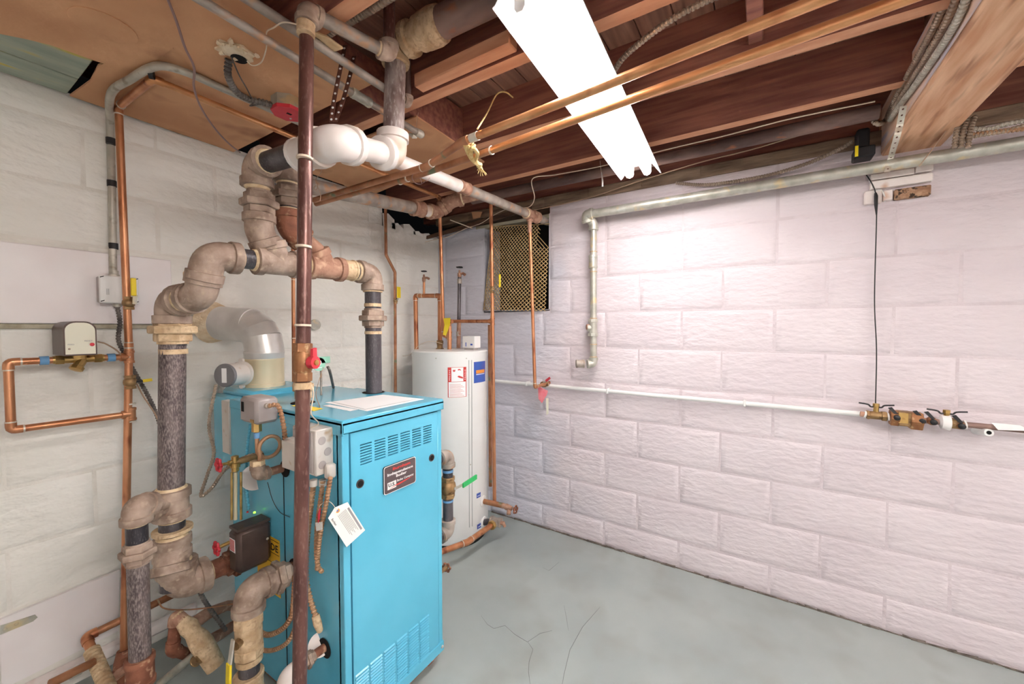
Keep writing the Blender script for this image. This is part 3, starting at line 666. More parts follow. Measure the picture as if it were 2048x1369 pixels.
pipe(pc, (sxx + .02, ys, elz), (BX0 + .01, ys, elz), .0135, 'rusty_iron', 'nipple')
flex(None, [PY(533, 812, yq) + V((0, -.012, 0)), PY(556, 812, yq - .03), PY(566, 845, yq - .045), PY(571, 880, yq - .05), PY(575, 900, yq - .06)], .0075, 'bx_tan', 'armored_cable', label='ribbed tan cable looping from the pressure control to the switch box', cat='cable')

# junction box and switch box
jy = -1.015; j0 = PY(632, 955, jy); jt = PY(632, 862, jy); jb = PX(586, 935, j0.x)
jx = thing('junction_box', 'square silver electrical junction box on the boiler side', 'junction box', (BX0, jy, j0.z))
jo = obj('box', G().box((j0.x, jy, j0.z), (BX0 - .0015, jb.y, jt.z), bev=.003), 'grey_box_light', jx)
obj('cover', G().box((j0.x - .004, jy + .012, j0.z + .008), (j0.x, jb.y - .008, jt.z - .008), bev=.0015), 'grey_box', jx)
for (fx, fz) in ((.35, .75), (.65, .48), (.35, .22)):
    c = V((j0.x + (BX0 - j0.x) * fx, jy, j0.z + (jt.z - j0.z) * fz)); obj('knockout', G().lathe(c, (0, -1, 0), [(0, .012), (.0012, .011)], 20), 'grey_box', jo)
obj('cable_clamp', G().box((BX0 - .035, jy - .022, j0.z - .012), (BX0 - .006, jy, j0.z + .03), bev=.005), 'grey_box_light', jx)
for (u) in (627, 645): c = PY(u, 960, jy + .02); obj('connector', G().cyl(c, c + V((0, 0, -.018)), .0105, n=14), 'grey_box_light', jx)
s0 = PX(565, 937, j0.x - .03); s1 = PX(594, 885, j0.x - .03)
swb = thing('switch_box', 'small rounded steel switch box beside the junction box', 'switch box', (s0.x, s0.y, s0.z))
obj('box', G().box((s0.x, s1.y, s0.z), (j0.x + .012, s0.y, s1.z), bev=.008), 'grey_box_light', swb)
obj('cover_plate', G().box((s0.x - .004, s1.y + .004, s0.z + .004), (s0.x, s0.y - .004, s1.z - .004), bev=.0018), 'grey_box_light', swb)
# armoured cables dropping from the junction box
cx = BX0 - .028
flex(None, [PX(628, 962, cx), PX(622, 1010, cx), PX(616, 1060, cx), PX(612, 1120, cx), PX(613, 1165, cx), PX(622, 1205, cx), PX(632, 1235, cx)], .0085, 'bx_tan', 'armored_cable', label='thickest ribbed cable below the junction box, behind the black standpipe', cat='cable')
flex(None, [PX(646, 962, cx), PX(640, 1010, cx), PX(634, 1060, cx), PX(633, 1110, cx), PX(637, 1135, cx), PX(645, 1145, cx)], .0072, 'bx_tan', 'armored_cable', label='middle ribbed cable below the junction box, ending in a hook', cat='cable')
flex(None, [PX(661, 955, cx - .01), PX(652, 1010, cx - .008), PX(644, 1050, cx - .008), PX(638, 1090, cx - .004), PX(634, 1140, cx + .012)], .0068, 'bx_tan', 'armored_cable', label='ribbed cable carrying the paper tag, nearest the blue front', cat='cable')
flex(None, [PX(505, 1250, -1.60), PX(530, 1270, -1.60), PX(560, 1262, -1.59), PX(582, 1235, -1.58), PX(588, 1190, -1.575), PX(590, 1150, -1.57)], .0085, 'bx_tan', 'armored_cable', label='upper of two ribbed cables curving low across the boiler side', cat='cable')
flex(None, [PX(506, 1298, -1.60), PX(540, 1302, -1.60), PX(570, 1290, -1.59), PX(588, 1262, -1.58), PX(596, 1215, -1.57), PX(598, 1160, -1.565)], .0072, 'bx_tan', 'armored_cable', label='lower of two ribbed cables curving low across the boiler side', cat='cable')
kc = PX(637, 1252, cx); kk = thing('cable_connector', 'bent metal cable connector low on the boiler side', 'connector', kc)
obj('body', G().sweep([PX(631, 1232, cx), PX(635, 1248, cx), PX(640, 1262, cx + .01)], [.011, .012, .009], 12), 'dope_iron', kk)
# paper tag on a string
ty = BY0 - .014
tg = thing('paper_tag', 'white paper inspection tag hanging against the blue boiler corner', 'tag', PY(690, 1050, ty))
T = lambda u, v, d=0: PY(u, v, ty - d)
tag = obj('card', G().slab([T(656, 1037), T(669, 1016), T(695, 1005), T(730, 1061), T(693, 1095)], (0, -.0007, 0)), 'tag_paper', tg)
obj('eyelet', G().cyl(T(675, 1022, .0008), T(675, 1022, .0016), .006, n=16), 'print_orange', tag)
obj('eyelet_centre', G().cyl(T(675, 1022, .0016), T(675, 1022, .002), .0028, n=12), 'print_blue', tag)
ux = (T(730, 1061) - T(695, 1005)).normalized(); uy = (T(693, 1095) - T(730, 1061)).normalized()
g = G()
def bar(gg, o, du, dv, lu, lv):
    a = o + ux * du + uy * dv; gg.slab([a, a + ux * lu, a + ux * lu + uy * lv, a + uy * lv], (0, -.0003, 0))
o_ = T(695, 1005, .0008); W = (T(730, 1061) - T(695, 1005)).length
bar(g, o_, W * .14, .004, W * .76, .006); obj('printed_band', g, 'print_grey', tag)
g = G()
for k in range(8): bar(g, o_, W * (.12), .015 + k * .0036, W * (.72 - .06 * (k % 3)), .0011)
obj('printed_lines', g, 'print_grey', tag)
text('lettering', 'Burnham', tag, 'print_black', T(659, 1040, .001) + ux * .004 - uy * .0035, ux, -uy, .0085, .026, .02)
cable(tg, [T(675, 1022, .001), T(662, 1006, .002), PX(652, 1004, cx - .012), PX(640, 1012, cx - .012), PX(637, 1025, cx - .012)], .0007, 'wire_white', 'string', n=5)
obj('red_seal', G().sweep([PX(640, 1018, cx - .014), PX(638, 1030, cx - .014), PX(637, 1046, cx - .014)], [.002, .0045, .002], 10), 'red_paint', tg)
obj('small_card', G().slab([PX(631, 1046, cx - .014), PX(645, 1044, cx - .014), PX(645, 1060, cx - .014), PX(633, 1063, cx - .014)], (-.0007, 0, 0)), 'tag_paper', tg)

# low water cut-off with gauge glass
ly = -.655; l0 = PY(476, 1157, ly); l1 = PY(545, 1122, ly); lt = PY(478, 1064, ly)
lw_ = thing('low_water_cutoff', 'dark brown low-water cut-off box with red and green lamps', 'control', (l0.x, ly, l0.z))
zb = (l0.z + l1.z) / 2; zt_ = (lt.z + PY(545, 1034, ly).z) / 2
cv = obj('cover', G().box((l0.x, ly, zb), (BX0 - .002, -.587, zt_ - .006), bev=.014), 'brown_cover', lw_)
obj('top_plate', G().box((l0.x + .004, ly + .004, zt_ - .009), (BX0 - .006, -.591, zt_)), 'brown_cover', lw_)
obj('mounting_collar', G().cyl((BX0 - .014, -.62, zb + .06), (BX0, -.62, zb + .06), .022, n=18), 'old_brass', lw_)
obj('screw', G().lathe(PY(535, 1078, ly), (0, -1, 0), [(0, .0045), (.0015, .004), (.0025, .002)], 12), 'galvanized', cv)
ct = PZ(509, 1027, zt_); obj('lamp', G().lathe(ct, (0, 0, 1), [(0, .0042), (.004, .0042), (.006, .002)], 12), 'led_green', lw_)
ct = PZ(495, 1026, zt_); obj('test_button', G().lathe(ct, (0, 0, 1), [(0, .0035), (.004, .0035), (.005, .002)], 12), 'red_paint', lw_)
rl = obj('warning_label', G().box((l0.x - .0006, -.640, zb + .075), (l0.x, -.603, zb + .118)), 'paper', cv)
g = G()
for k in range(9): g.box((l0.x - .0012, -.637, zb + .079 + k * .0042), (l0.x - .0006, -.606, zb + .081 + k * .0042))
obj('printed_lines', g, 'print_red', rl)
wc = PY(433, 1098, -.60); pipe(lw_, wc, (l0.x + .005, -.60, wc.z + .004), .006, 'brass', 'valve_stem'); wheel(lw_, wc, (-1, 0, 0), .021, 'red_paint')
gg_ = thing('gauge_glass', 'brass water gauge with red handwheel and twin guard rods', 'gauge', PY(470, 1030, -.60))
yc = -.60; gb = PY(470, 925, yc)
obj('valve_body', G().lathe(gb + V((0, 0, -.03)), (0, 0, 1), [(0, .011), (.012, .011), (.014, .015), (.028, .015), (.03, .011), (.05, .011), (.052, .006)], 14), 'brass', gg_)
obj('valve_stem', G().lathe(gb, PY(437, 931, yc) - gb, [(0, .009), (.02, .009), (.021, .005), (.05, .005)], 12), 'brass', gg_)
wheel(gg_, PY(437, 931, yc), (-1, 0, .0), .021, 'red_paint')
pipe(gg_, gb, PY(510, 915, yc), .011, 'old_brass', 'nipple'); pipe(gg_, PY(508, 916, yc), V((BX0, yc, PY(510, 915, yc).z)), .009, 'old_brass', 'nipple')
for u in (463.5, 471, 482): pipe(gg_, PY(u, 945, yc), PY(u, 1040, yc), .0038 if u != 471 else .0055, 'brass' if u != 471 else 'glass_tube', 'guard_rod' if u != 471 else 'glass')
# gas line with white elbow entering low on the side
gz = .30; gy = PX(650, 1296, BX0).y; gx = PY(572, 1338, gy).x
gl = thing('gas_supply_elbow', 'white painted elbow and union entering the boiler low on its side', 'pipe', (gx, gy, 0))
pipe(gl, (gx, gy, gz), (BX0 + .01, gy, gz), .0125, 'rust_dark'); union(gl, (BX0 - .055, gy, gz), (1, 0, 0), .0145, 'cast_iron')
pipe(gl, (gx, gy, gz), (BX0 - .075, gy, gz), .016, 'white_pipe'); elbow(gl, (gx, gy, gz), (1, 0, 0), (-.25, 0, -1), .0165, 'white_pipe', leg=2.6, collar=False)
pipe(gl, (gx, gy, gz), (gx - .07, gy, 0), .016, 'white_pipe')
# thin dark wire
cable(None, [PX(535, 965, BX0 - .01), PX(545, 1000, BX0 - .008), PX(560, 1025, BX0 - .005), PX(580, 1035, BX0 - .004)], .001, 'black_wire', 'wire', label='thin black wire drooping over the blue boiler side', cat='wire')
flex(None, [PX(500, 850, BX0 - .012), PX(494, 900, BX0 - .012), PX(492, 960, BX0 - .012), PX(497, 1020, BX0 - .012)], .0055, 'blue_enamel', 'armored_cable', label='blue painted ribbed cable flat against the boiler side', cat='cable')
# drain valve on the far side, aquastat on lid
dv = thing('boiler_drain_valve', 'small bronze handwheel valve poking out beyond the boiler corner', 'valve', PX(892, 1135, -1.08))
q = PX(893, 1136, -1.06); wheel(dv, q, (1, .2, 0), .018, 'rust_dark'); pipe(dv, q, V((BX1, q.y + .0, q.z)), .008, 'old_brass', 'valve_stem')

# ================================================================== STEAM PIPING
HY = -.721; HZ = 1.508; r2 = .0305
st = thing('steam_header', 'thick steam header of black pipe and iron fittings above the boiler', 'pipework', (-1.17, HY, 1.02))
rx = -1.168
pipe(st, (rx, HY, 1.0), (rx, HY, HZ), r2 * 1.05, 'iron_pipe', 'riser'); union(st, (rx, HY, 1.325), (0, 0, 1), r2, 'cast_iron')
obj('thread_compound', G().cyl((rx, HY, 1.385), (rx, HY, 1.372), r2 * 1.12), 'dope_iron', st); obj('thread_compound', G().cyl((rx, HY, 1.26), (rx, HY, 1.272), r2 * 1.12), 'dope_iron', st)
EY = -.53; ex = PY(345, 640, EY).x
hx0 = -1.735
elbow(st, (rx, HY, HZ), (0, 0, -1), (-1, 0, 0), r2, 'cast_iron', k=1.3)
obj('thread_compound', G().cyl((rx, HY, HZ - r2 * 2.5), (rx, HY, HZ - r2 * 2.2), r2 * 1.25), 'dope_iron', st)
pipe(st, (hx0, HY, HZ - .012), (rx, HY, HZ), r2, 'iron_pipe', 'header_pipe')
t1x, t2x = -1.545, -1.375
tee(st, (t1x, HY, HZ - .008), (1, 0, .02), (-.35, 0, 1), r2, 'cast_iron', k=1.32, leg=2.3)
tee(st, (t2x, HY, HZ - .004), (1, 0, .02), (-.6, .0, 1), r2, 'rusty_iron', k=1.3, leg=2.2)
coupling(st, (-1.285, HY, HZ), (1, 0, 0), r2, .06, 'dope_iron', k=1.25)
elbow(st, (hx0, HY, HZ - .012), (1, 0, 0), (-.12, .25, -1), r2, 'cast_iron', k=1.38, leg=2.5)
# 45 degree offset down to the equaliser
o1 = V((hx0 - .012, HY + .035, HZ - .13)); o2 = V((ex, EY, PY(345, 605, EY).z))
pipe(st, (hx0, HY, HZ - .02), o1, r2, 'iron_pipe'); elbow(st, o1, V((hx0, HY, HZ)) - o1, o2 - o1, r2, 'cast_iron', k=1.36, leg=2.0)
obj('thread_compound', G().cyl(o1 + V((.0, -.01, .05)), o1 + V((0, -.008, .066)), r2 * 1.35), 'dope_iron', st)
pipe(st, o1, o2, r2 * 1.05, 'dope_iron', 'nipple'); elbow(st, o2, o1 - o2, (0, 0, -1), r2 * 1.05, 'cast_iron', k=1.34, leg=2.1)
uz = PY(340, 660, EY).z
re_ = .034
pipe(st, o2, (ex, EY, uz - .05), re_, 'iron_pipe', 'nipple'); union(st, (ex, EY, uz), (0, 0, 1), re_, 'dope_iron')
ez1 = PY(343, 980, EY).z; ex1 = PY(343, 980, EY).x; ez2 = PY(355, 1172, EY).z; ex2 = ex1 - .004
pipe(st, (ex, EY, uz), (ex1, EY, ez1), re_, 'scuffed_pipe', 'equaliser')
obj('thread_compound', G().cyl((ex, EY, uz - .075), (ex, EY, uz - .06), re_ * 1.06), 'dope_iron', st)
tz = PY(335, 1010, EY).z
tee(st, (ex1, EY, tz), (0, 0, 1), (-1, -.25, .1), re_, 'cast_iron', k=1.28, leg=1.35, rb=.026)
pipe(st, (ex1, EY, tz), (ex2, EY, ez2), re_ * .98, 'iron_pipe', 'nipple')
t3 = PY(332, 1100, EY).z; tee(st, (ex1 - .002, EY, t3), (0, 0, 1), (-.2, -.4, -1), re_, 'cast_iron', k=1.28, leg=1.0, rb=re_)
obj('thread_compound', G().cyl((ex1, EY, t3 + .05), (ex1, EY, t3 + .06), re_ * 1.5), 'dope_iron', st)
ee = V((ex2 + .018, EY, ez2)); elbow(st, ee, (-.1, 0, 1), (1, 0, 0), re_, 'cast_iron', k=1.42, leg=2.2)
pipe(st, ee, (BX0, EY, ez2), re_ * .9, 'rust_dark', 'nipple'); union(st, (ee.x + .155, EY, ez2), (1, 0, 0), re_ * .85, 'rust_dark')
# return loop dropping beside the equaliser
ly0 = -.60; lx = PY(272, 1010, ly0).x; lz = PY(272, 1012, ly0).z; rl_ = .0245
c1 = V((lx, ly0, lz)); elbow(st, c1, V((ex1, EY, tz)) - c1, (0, 0, -1), rl_, 'cast_iron', k=1.3, leg=2.0)
pipe(st, c1, (ex1, EY, tz), rl_, 'cast_iron', 'nipple')
zb_ = PY(270, 1335, ly0).z; uz2 = PY(270, 1108, ly0).z
pipe(st, c1, (lx, ly0, uz2), rl_, 'iron_pipe'); pipe(st, (lx, ly0, uz2), (lx - .004, ly0, 0.0), rl_, 'scuffed_pipe', 'return_pipe')
union(st, (lx, ly0, uz2), (0, 0, 1), rl_, 'cast_iron', s=.95); coupling(st, (lx - .003, ly0, zb_ - .02), (0, 0, 1), rl_, .085, 'rust_dark', k=1.3)

# ---- first take-off: union, elbow, across toward the viewer, white elbow, up
sm = thing('steam_main', 'white painted steam main with large elbows overhead', 'pipework', (-1.6, HY, 1.55))
a0 = V((t1x - .035, HY, HZ + .045)); a1 = V((-1.598, HY, HZ + .085)); a2 = V((-1.602, HY, 1.795))
pipe(sm, a0, a1, r2, 'cast_iron', 'nipple'); elbow(sm, a1, a0 - a1, (0, 0, 1), r2, 'cast_iron', k=1.35, leg=1.7)
pipe(sm, a1, a2, r2, 'dope_iron', 'riser'); union(sm, PY(519, 408, HY), (0, 0, 1), r2, 'cast_iron')
obj('black_nipple', G().cyl(PY(521, 436, HY), PY(521, 446, HY), r2 * 1.03), 'iron_pipe', sm)
elbow(sm, a2, (0, 0, -1), (0, -1, 0), r2, 'cast_iron', k=1.35, leg=2.2)
a3 = PX(668, 284, -1.6); a4 = PY(786, 312, -1.04); a5 = PY(791, 118, -1.04)
pipe(sm, a2, a3, r2, 'iron_pipe', 'black_pipe'); coupling(sm, a3 + V((0, .125, 0)), (0, 1, 0), r2 * 1.1, .075, 'white_pipe', k=1.3)
elbow(sm, a3, (0, 1, 0), a4 - a3, r2 * 1.05, 'white_pipe', k=1.42, leg=2.5, bend=2.2, name='white_elbow')
pipe(sm, a3, a4, r2 * 1.08, 'white_pipe'); elbow(sm, a4, a3 - a4, (0, 0, 1), r2 * 1.05, 'white_pipe', k=1.4, leg=2.3, name='white_elbow')
pipe(sm, a4, a5, r2 * 1.1, 'dusty_pipe', 'vertical_pipe')
# cast fitting and big main in the joist bay
a6 = a5 + V((-.004, -.0, .035))
obj('collar_ring', G().lathe(a5 + V((0, 0, -.02)), (0, 0, 1), [(0, .044), (.014, .046), (.02, .04)], 20), 'dope_iron', sm)
elbow(sm, a6, (.05, 0, -1), (.03, -1, .0), .038, 'dope_iron', k=1.15, leg=1.25, bend=1.2, collar=False, name='cast_elbow')
obj('flange', G().lathe(a6 + V((.001, -.06, .0)), (.03, -1, 0), [(0, .052), (.02, .052), (.022, .040), (.05, .040)], 24), 'dope_iron', sm)
obj('hub', G().lathe(a6 + V((.003, -.115, .0)), (.03, -1, 0), [(0, .05), (.018, .05), (.02, .052), (.06, .054), (.085, .05), (.09, .043)], 24), 'dope_iron', sm)
pipe(sm, a6 + V((.005, -.19, .0)), V((-1.24, -2.47, 2.235)), .044, 'rust_steel', 'main_pipe')
# hangers: perforated iron strap from the ceiling to the white elbow
def strap(par, pts, wdir, wd, m, holes, mh, hr=.0035, name='strap'):
    p = smooth_path(pts, 6); w_ = V(wdir).normalized() * (wd / 2); g = G(); nrm = (p[-1] - p[0]).normalized().cross(w_).normalized() * .0009
    for i in range(len(p) - 1): g.slab([p[i] - w_, p[i] + w_, p[i + 1] + w_, p[i + 1] - w_], nrm)
    o = obj(name, g, m, par, smooth=0); g = G()
    for k in range(holes):
        t = (k + .5) / holes * (len(p) - 1); i = int(t); c = p[i].lerp(p[min(i + 1, len(p) - 1)], t - i); g.cyl(c - nrm * .6, c + nrm * 1.8, hr, n=8)
    obj('strap_holes', g, mh, o); return o
hs = thing('perforated_strap', 'pair of brown perforated straps holding up the white elbow', 'strap', (-1.52, -1.0, 1.86))
strap(hs, [PY(662, 245, -1.0), PY(668, 200, -1.0), PY(680, 140, -1.0), PY(690, 90, -1.0)], _rt, .013, 'strap_brown', 11, 'paper')
strap(hs, [PY(670, 245, -.99), PY(686, 200, -.99), PY(700, 150, -.99), PY(708, 112, -.99)], _rt, .013, 'strap_brown', 10, 'paper')
# ---- second take-off, elbow to the back and along the cream wall
s2 = thing('return_main', 'dark steel steam main running along the cream wall to the corner', 'pipework', (-1.5, HY, 1.55))
b0 = V((t2x - .03, HY, HZ + .05)); b1 = PY(592, 460, HY); b2 = V((PY(577, 380, HY).x, HY, 1.84)); b3 = V((b2.x + .03, -.42, 1.87)); b4 = V((-.60, -.40, 1.963)); b5 = PY(872, 426, -.40)
b1.x = b2.x
pipe(s2, b0, b1, r2, 'rusty_iron', 'nipple'); elbow(s2, b1, b0 - b1, (0, 0, 1), r2, 'rust_dark', k=1.35, leg=1.9)
pipe(s2, b1, b2, r2, 'iron_pipe', 'riser'); union(s2, PY(577, 393, HY), (0, 0, 1), r2 * .95, 'cast_iron')
elbow(s2, b2, (0, 0, -1), (0, 1, 0), r2, 'cast_iron', k=1.3); pipe(s2, b2, b3, r2, 'iron_pipe'); elbow(s2, b3, b2 - b3, b4 - b3, r2, 'iron_pipe', k=1.2)
pipe(s2, b3, b4, r2 * 1.1, 'grey_steel'); coupling(s2, b4, b4 - b3, r2 * 1.1, .08, 'rusty_iron', k=1.25)
pipe(s2, b4, b5, r2 * 1.1, 'white_pipe'); b6 = PZ(905, 402, 2.05); b7 = PZ(965, 388, 2.08)
elbow(s2, b5, b4 - b5, b6 - b5, r2, 'rusty_iron', k=1.3, leg=2.0); pipe(s2, b5, b6, r2, 'rusty_iron'); elbow(s2, b6, b5 - b6, b7 - b6, r2, 'rusty_iron', k=1.3, leg=2); pipe(s2, b6, b7, r2, 'rusty_iron')
# ---- boiler return on the near side: union, elbow, yellow-handled valve below
rt_ = thing('boiler_return', 'tan coated iron return pipe with union entering the boiler side', 'pipework', (-1.64, -.79, 0))
ry, rz = PX(590, 1140, BX0).y, PX(590, 1140, BX0).z; r3 = .028
rc = V((PY(498, 1188, ry).x, ry, PY(498, 1188, ry).z + .01)); rin = V((BX0 + .01, ry, rz))
pipe(rt_, rc, rin, r3 * .95, 'rust_dark', 'nipple'); union(rt_, rc.lerp(rin, .56), rin - rc, r3, 'cast_iron')
obj('thread_compound', G().cyl(rc.lerp(rin, .36), rc.lerp(rin, .42), r3 * 1.2), 'dope_iron', rt_)
elbow(rt_, rc, rin - rc, (-.03, 0, -1), r3, 'cast_iron', k=1.4, leg=2.3)
pipe(rt_, rc, rc + V((-.008, 0, -rc.z)), r3, 'iron_pipe', 'return_pipe')
v0 = rc + V((-.003, 0, -.13)); ob = G(); ob.hexa(v0 + V((0, 0, .045)), (0, 0, 1), r3 * 1.42, .03, n=8); ob.hexa(v0 + V((0, 0, -.05)), (0, 0, 1), r3 * 1.42, .03, n=8); ob.cyl(v0 + V((0, 0, -.06)), v0 + V((0, 0, .065)), r3 * 1.28)
obj('valve_body', ob, 'dope_iron', rt_, smooth=25)
obj('thread_compound', G().cyl(v0 + V((0, 0, .068)), v0 + V((0, 0, .09)), r3 * 1.22), 'dope_iron', rt_)
obj('thread_compound', G().cyl(v0 + V((0, 0, -.068)), v0 + V((0, 0, -.085)), r3 * 1.25), 'dope_iron', rt_)
bn = v0 + V((-.045, -.02, .0)); pipe(rt_, v0, bn, .013, 'old_brass', 'valve_stem')
obj('lever_arm', G().slab([bn + V((-.003, -.008, .022)), bn + V((-.003, .008, .022)), bn + V((-.014, .008, -.045)), bn + V((-.014, -.010, -.045))], (-.004, 0, 0)), 'strap_steel', rt_)
obj('lever_handle', G().slab([bn + V((-.014, -.012, -.04)), bn + V((-.014, .010, -.04)), bn + V((-.02, .010, -.19)), bn + V((-.02, -.012, -.19))], (-.006, 0, 0)), 'yellow_paint', rt_)
coupling(rt_, rc + V((-.006, 0, -.285)), (0, 0, 1), r3, .07, 'dope_iron', k=1.35)
# ---- floor-level valve cluster between the two loops
vc = thing('drain_valve_cluster', 'rusty brass drain valve and elbows just above the floor', 'valve', (-1.69, -.42, 0))
k0, k1, k2, k3 = PY(352, 1232, -.38), PY(378, 1255, -.42), PY(405, 1290, -.46), PY(432, 1335, -.5)
obj('valve_body', G().sweep([k0, k0.lerp(k1, .5), k1, k1.lerp(k2, .3), k1.lerp(k2, .7), k2, k3], [.02, .021, .028, .024, .031, .033, .028], 16), 'dope_iron', vc)
k4 = PY(345, 1300, -.38); elbow(vc, k0, k1 - k0, k4 - k0, .0175, 'rusty_iron', k=1.2, leg=1.7, collar=False); pipe(vc, k0, k4, .0175, 'rust_dark'); k5 = PY(375, 1310, -.34); elbow(vc, k4, k0 - k4, k5 - k4, .0175, 'rust_dark', k=1.2, leg=1.6, collar=False); pipe(vc, k4, k5, .0175, 'rust_dark')
obj('branch', G().sweep([k1, PY(415, 1228, -.36), PY(455, 1212, -.33), PY(500, 1212, -.3)], [.022, .021, .018, .018], 14), 'rusty_iron', vc)
obj('branch', G().sweep([k2, PY(440, 1270, -.40), PY(470, 1250, -.36)], [.02, .019, .018], 14), 'rusty_iron', vc)
pipe(vc, k2 + V((-.0, 0, -.012)), PZ(320, 1369, .02), .0135, 'galvanized', 'drain_pipe'); coupling(vc, PY(398, 1318, -.47), PZ(320, 1369, .02) - PY(398, 1318, -.47), .0145, .04, 'old_brass')
cable(None, [PY(315, 1200, -.52), PY(330, 1218, -.5), PY(380, 1220, -.46), PY(440, 1213, -.46), PY(480, 1206, -.5)], .0022, 'copper_old', 'wire', label='thin copper wire slung beneath the big iron elbow', cat='wire')

# ---- the black standpipe in front of the boiler
sp = thing('standpipe', 'tall glossy brown-black gas pipe standing in front of the boiler', 'pipe', (-1.715, -1.097, 0))
_a, _b = V((-1.716, -1.097, 0)), V((-1.643, -1.072, 2.06)); p1 = CAM + (_b - CAM) * .965; p0 = p1 - (_b - _a) * (p1.z / 2.06); pr_ = .0167
pt = PZ(614, 22, 2.078); vz = .0
at_z = lambda z: p0.lerp(p1, z / p1.z)
pipe(sp, p0, pt, pr_, 'brown_pipe', 'upright')
elbow(sp, pt, p0 - pt, (1, -.03, 0), pr_, 'cast_iron', k=1.45, leg=2.0)
obj('thread_compound', G().cyl(at_z(2.01), at_z(2.037), pr_ * 1.25), 'dope_iron', sp)
p3 = PZ(779, 108, 2.078); pipe(sp, pt, p3, pr_, 'grey_steel', 'arm'); elbow(sp, p3, pt - p3, (0, 0, 1), pr_, 'cast_iron', k=1.4, leg=1.9); pipe(sp, p3, p3 + V((0, 0, .215)), pr_, 'brown_pipe', 'upper_nipple')
pz = lambda v: PY(605, v, -1.117).z
for v in (57, 313, 493, 651): ring(sp, at_z(pz(v)), p1 - p0, pr_, 'wire_white', w=.005, k=1.12, name='cable_tie')
vz = pz(725); d_ = (p1 - p0).normalized(); c = at_z(vz)
g = G(); g.hexa(c + d_ * .036, d_, pr_ * 1.32, .022); g.hexa(c - d_ * .036, d_, pr_ * 1.32, .022); g.lathe(c - d_ * .03, d_, [(0, pr_ * 1.1), (.012, pr_ * 1.3), (.03, pr_ * 1.38), (.048, pr_ * 1.3), (.06, pr_ * 1.1)], 16); obj('gas_cock', g, 'rust_brass', sp, smooth=25)
obj('thread_compound', G().cyl(c - d_ * .05, c - d_ * .066, pr_ * 1.25), 'dope_iron', sp)
kn = c + V((.012, -.034, 0)); wn = V((.3, -1, 0)).normalized(); xx, yy = basis(wn)
g = G(); g.cyl(kn - wn * .014, kn + wn * .002, .0155, n=20); g.slab([kn + xx * a + V((0, 0, b)) for a, b in ((-.007, .01), (.007, .01), (.006, .036), (-.006, .034))], wn * -.008); obj('red_handle', g, 'red_paint', sp)
obj('handle_nut', G().cyl(kn, kn + wn * .006, .007, n=12), 'brass', sp)
cable(sp, [at_z(pz(770)) + V((.015, -.012, 0)), at_z(pz(790)) + V((.022, -.012, 0)), at_z(pz(825)) + V((.02, -.004, 0)), at_z(pz(840)) + V((.035, .012, 0)), PX(637, 848, j0.x), PX(618, 858, j0.x)], .0016, 'wire_white', 'hanging_wire', n=6)
# riser fitting on the rear of the lid, behind the standpipe
rf = thing('safety_valve_fitting', 'tan iron tapping fitting on the lid behind the standpipe', 'fitting', PZ(606, 806, 1.02))
c = PZ(607, 806, 1.02); g = G(); g.hexa(c + V((0, 0, .055)), (0, 0, 1), .034, .026); g.hexa(c + V((0, 0, .03)), (0, 0, 1), .028, .03); g.cyl(c, c + V((0, 0, .09)), .024); obj('body', g, 'dope_iron', rf, smooth=25)

# ================================================================== LEFT WALL
obj('painted_board', G().box((-2.6, -.022, 1.30), (-1.607, -.0075, 1.562), bev=.003), 'board_paint', None, 'long white painted board fixed on the cream wall', 'board')
obj('board_ledge', G().box((-2.6, -.018, 1.282), (-1.64, -.006, 1.2985), bev=.002), 'grey_wood', None, 'thin grey wooden strip under the white board', 'strip')
ap = thing('access_panel', 'pinkish painted access panel low on the cream wall', 'panel', (-1.93, -.01, .12))
obj('panel', G().slab([(-2.075, -.0065, .115), (-1.80, -.0065, .128), (-1.79, -.0065, .36), (-2.075, -.0065, .345)], (0, -.012, 0)), 'board_paint', ap)
obj('metal_strap', G().slab([PY(0, 1270, -.0195), PY(0, 1252, -.0195), PY(70, 1230, -.0195), PY(75, 1235, -.0195), PY(66, 1243, -.0195)], (0, -.003, 0)), 'galvanized', ap)
for u, v in ((33, 1249), (10, 1260)): c = PY(u, v, -.0225); obj('screw', G().lathe(c, (0, -1, 0), [(0, .005), (.002, .0045), (.003, .002)], 10), 'galvanized', ap)
obj('base_ledge', G().box((-2.7, -.03, .04), (-1.55, -.004, .098), bev=.012), 'brick_paint', None, 'chipped masonry ledge along the foot of the cream wall', 'ledge')
cw = -.03
cd_ = thing('conduit', 'grey steel conduit with black tape bands climbing the cream wall', 'conduit', (-1.777, cw, 1.5))
cpts = [(-1.783, cw, 1.485), (-1.778, cw, 1.8), (-1.777, cw, 2.03), tuple(PZ(222, 188, 2.068)), tuple(PZ(262, 158, 2.071)), tuple(PZ(300, 136, 2.073)), tuple(PZ(332, 133, 2.073)), tuple(PZ(380, 148, 2.073)), tuple(PZ(440, 175, 2.073)), tuple(PZ(520, 210, 2.073)), tuple(PZ(600, 246, 2.073))]
obj('tube', G().sweep(smooth_path(cpts, 6), .0115, 14), 'conduit', cd_)
for z in (1.985, 1.83, 1.60): obj('tape_band', G().cyl((-1.777 - (2.0 - z) * .006, cw, z), (-1.777 - (2.0 - z) * .006, cw, z - .022), .0135, n=14), 'tape', cd_)
c = PZ(298, 148, 2.066); obj('tape_band', G().cyl(c, c + V((.01, -.006, 0)), .0135, n=14), 'tape', cd_)
